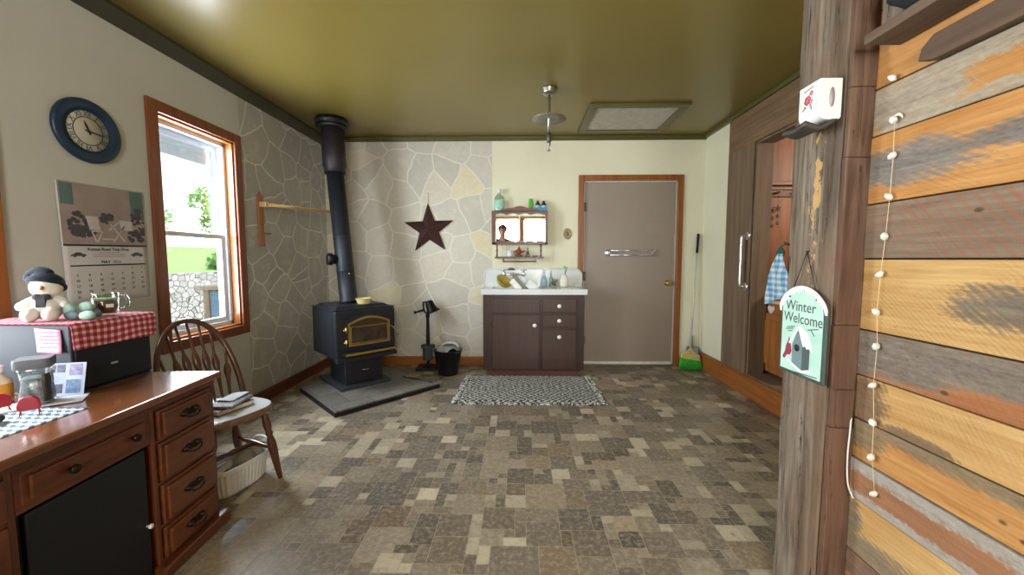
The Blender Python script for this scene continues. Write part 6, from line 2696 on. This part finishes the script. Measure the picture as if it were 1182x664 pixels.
SKIN = plain('#b98a70', .55, 0, .05)
V, E2, Rr = [], [], []
def jv(p, r, prev=None):
    V.append(p)
    Rr.append(r)
    if prev is not None:
        E2.append((prev, len(V) - 1))
    return len(V) - 1
pel = jv((0, 0, .98), (.15, .10))
wst = jv((0, 0, 1.14), (.13, .09), pel)
che = jv((0, .0, 1.36), (.155, .10), wst)
sho = jv((0, -.01, 1.545), (.105, .078), che)
nek = jv((0, .0, 1.605), (.06, .06), sho)
nk2 = jv((0, .015, 1.64), (.055, .058), nek)
jaw = jv((0, .045, 1.69), (.070, .078), nk2)
hed = jv((0, .03, 1.76), (.084, .098), jaw)
cro = jv((0, .015, 1.83), (.055, .07), hed)
for s in (-1, 1):
    a = jv((s * .17, -.01, 1.505), .058, sho)
    b = jv((s * .235, .03, 1.20), .043, a)
    c = jv((s * .10, .27, 1.24), .034, b)
    d = jv((s * .075, .33, 1.255), (.026, .022), c)
    e = jv((s * .06, .39, 1.27), (.032, .014), d)
    for k, (dx, L) in enumerate(((-.024, .07), (-.008, .08), (.008, .078), (.024, .062))):
        f1 = jv((s * (.06 + dx), .43, 1.278), .009, e)
        f2 = jv((s * (.06 + dx) - s * .012, .43 + L * .5, 1.27), .008, f1)
        f3 = jv((s * (.06 + dx) - s * .03, .43 + L * .7, 1.245), .007, f2)
    t1 = jv((s * .028, .37, 1.285), .010, d)
    t2 = jv((s * .012, .41, 1.295), .008, t1)
    h = jv((s * .095, 0, .92), .085, pel)
    k_ = jv((s * .11, .02, .50), .056, h)
    an = jv((s * .115, -.01, .09), .036, k_)
    to = jv((s * .125, .13, .035), (.04, .028), an)
body = skin('body', V, E2, Rr, SKIN, pe)
# face
def pball(name, parts, mat):
    bm = NB()
    for c_, r, sc_ in parts:
        ball(bm, c_, r, 3, sc_)
    return mk(name, bm, mat, pe)
pball('face', [((0, .118, 1.735), .018, (.75, 1.1, 1.3)), ((-.072, .03, 1.745), .02, (.4, .8, 1.4)), ((.072, .03, 1.745), .02, (.4, .8, 1.4)), ((0, .095, 1.672), .024, (1, .6, .7))], SKIN)
pball('eyes', [((-.03, .104, 1.762), .0095, (1.2, .6, .7)), ((.03, .104, 1.762), .0095, (1.2, .6, .7)), ((-.031, .107, 1.783), .014, (1.3, .4, .25)), ((.031, .107, 1.783), .014, (1.3, .4, .25))], plain('#231a15', .5))
pball('lips', [((0, .105, 1.699), .016, (1.35, .5, .35))], plain('#94605a', .5))
bm = NB()
ball(bm, (0, .0, 1.80), .108, 4, (.92, 1.08, .92))
for v in bm.verts:
    n_ = mnoise.noise(v.co * 28) * .012
    v.co += (v.co - Vector((0, .005, 1.79))).normalized() * n_
bmesh.ops.delete(bm, geom=[v for v in bm.verts if v.co.z < 1.80 and v.co.y > .07 or v.co.z < 1.735], context='VERTS')
mk('hair', bm, plain('#1b1512', .6, 0, .3, scale=60), pe, smooth=True, solid=.006)
TV = [(0, 0, .96), (0, 0, 1.12), (0, 0, 1.36), (0, -.01, 1.54), (0, -.004, 1.592), (-.175, -.01, 1.505), (-.225, .015, 1.32), (.175, -.01, 1.505), (.225, .015, 1.32)]
skin('shirt', TV, [(0, 1), (1, 2), (2, 3), (3, 4), (3, 5), (5, 6), (3, 7), (7, 8)], [(.165, .118), (.15, .108), (.172, .118), (.115, .09), (.078, .074), .075, .062, .075, .062], plain('#2c323b', .9, 0, .1), pe)
PV = [(0, 0, 1.0), (0, 0, .94), (-.095, 0, .88), (-.11, .02, .50), (-.115, -.008, .12), (.095, 0, .88), (.11, .02, .50), (.115, -.008, .12)]
skin('trousers', PV, [(0, 1), (1, 2), (2, 3), (3, 4), (1, 5), (5, 6), (6, 7)], [(.155, .112), (.165, .12), .102, .075, .058, .102, .075, .058], plain('#39414f', .9, 0, .1), pe)
for s in (-1, 1):
    bm = NB()
    ball(bm, (s * .122, .06, .045), .055, 3, (.85, 2.3, .8))
    mk('shoe', bm, plain('#3a3633', .7), pe)
ph = thing('phone', 'black phone held up by the person behind the camera', 'phone', (-.43, -.10, 1.33))
bm = NB()
box(bm, -.51, -.35, -.102, -.094, 1.335, 1.413)
mk('case', bm, M_BLACK, ph, bev=.006)
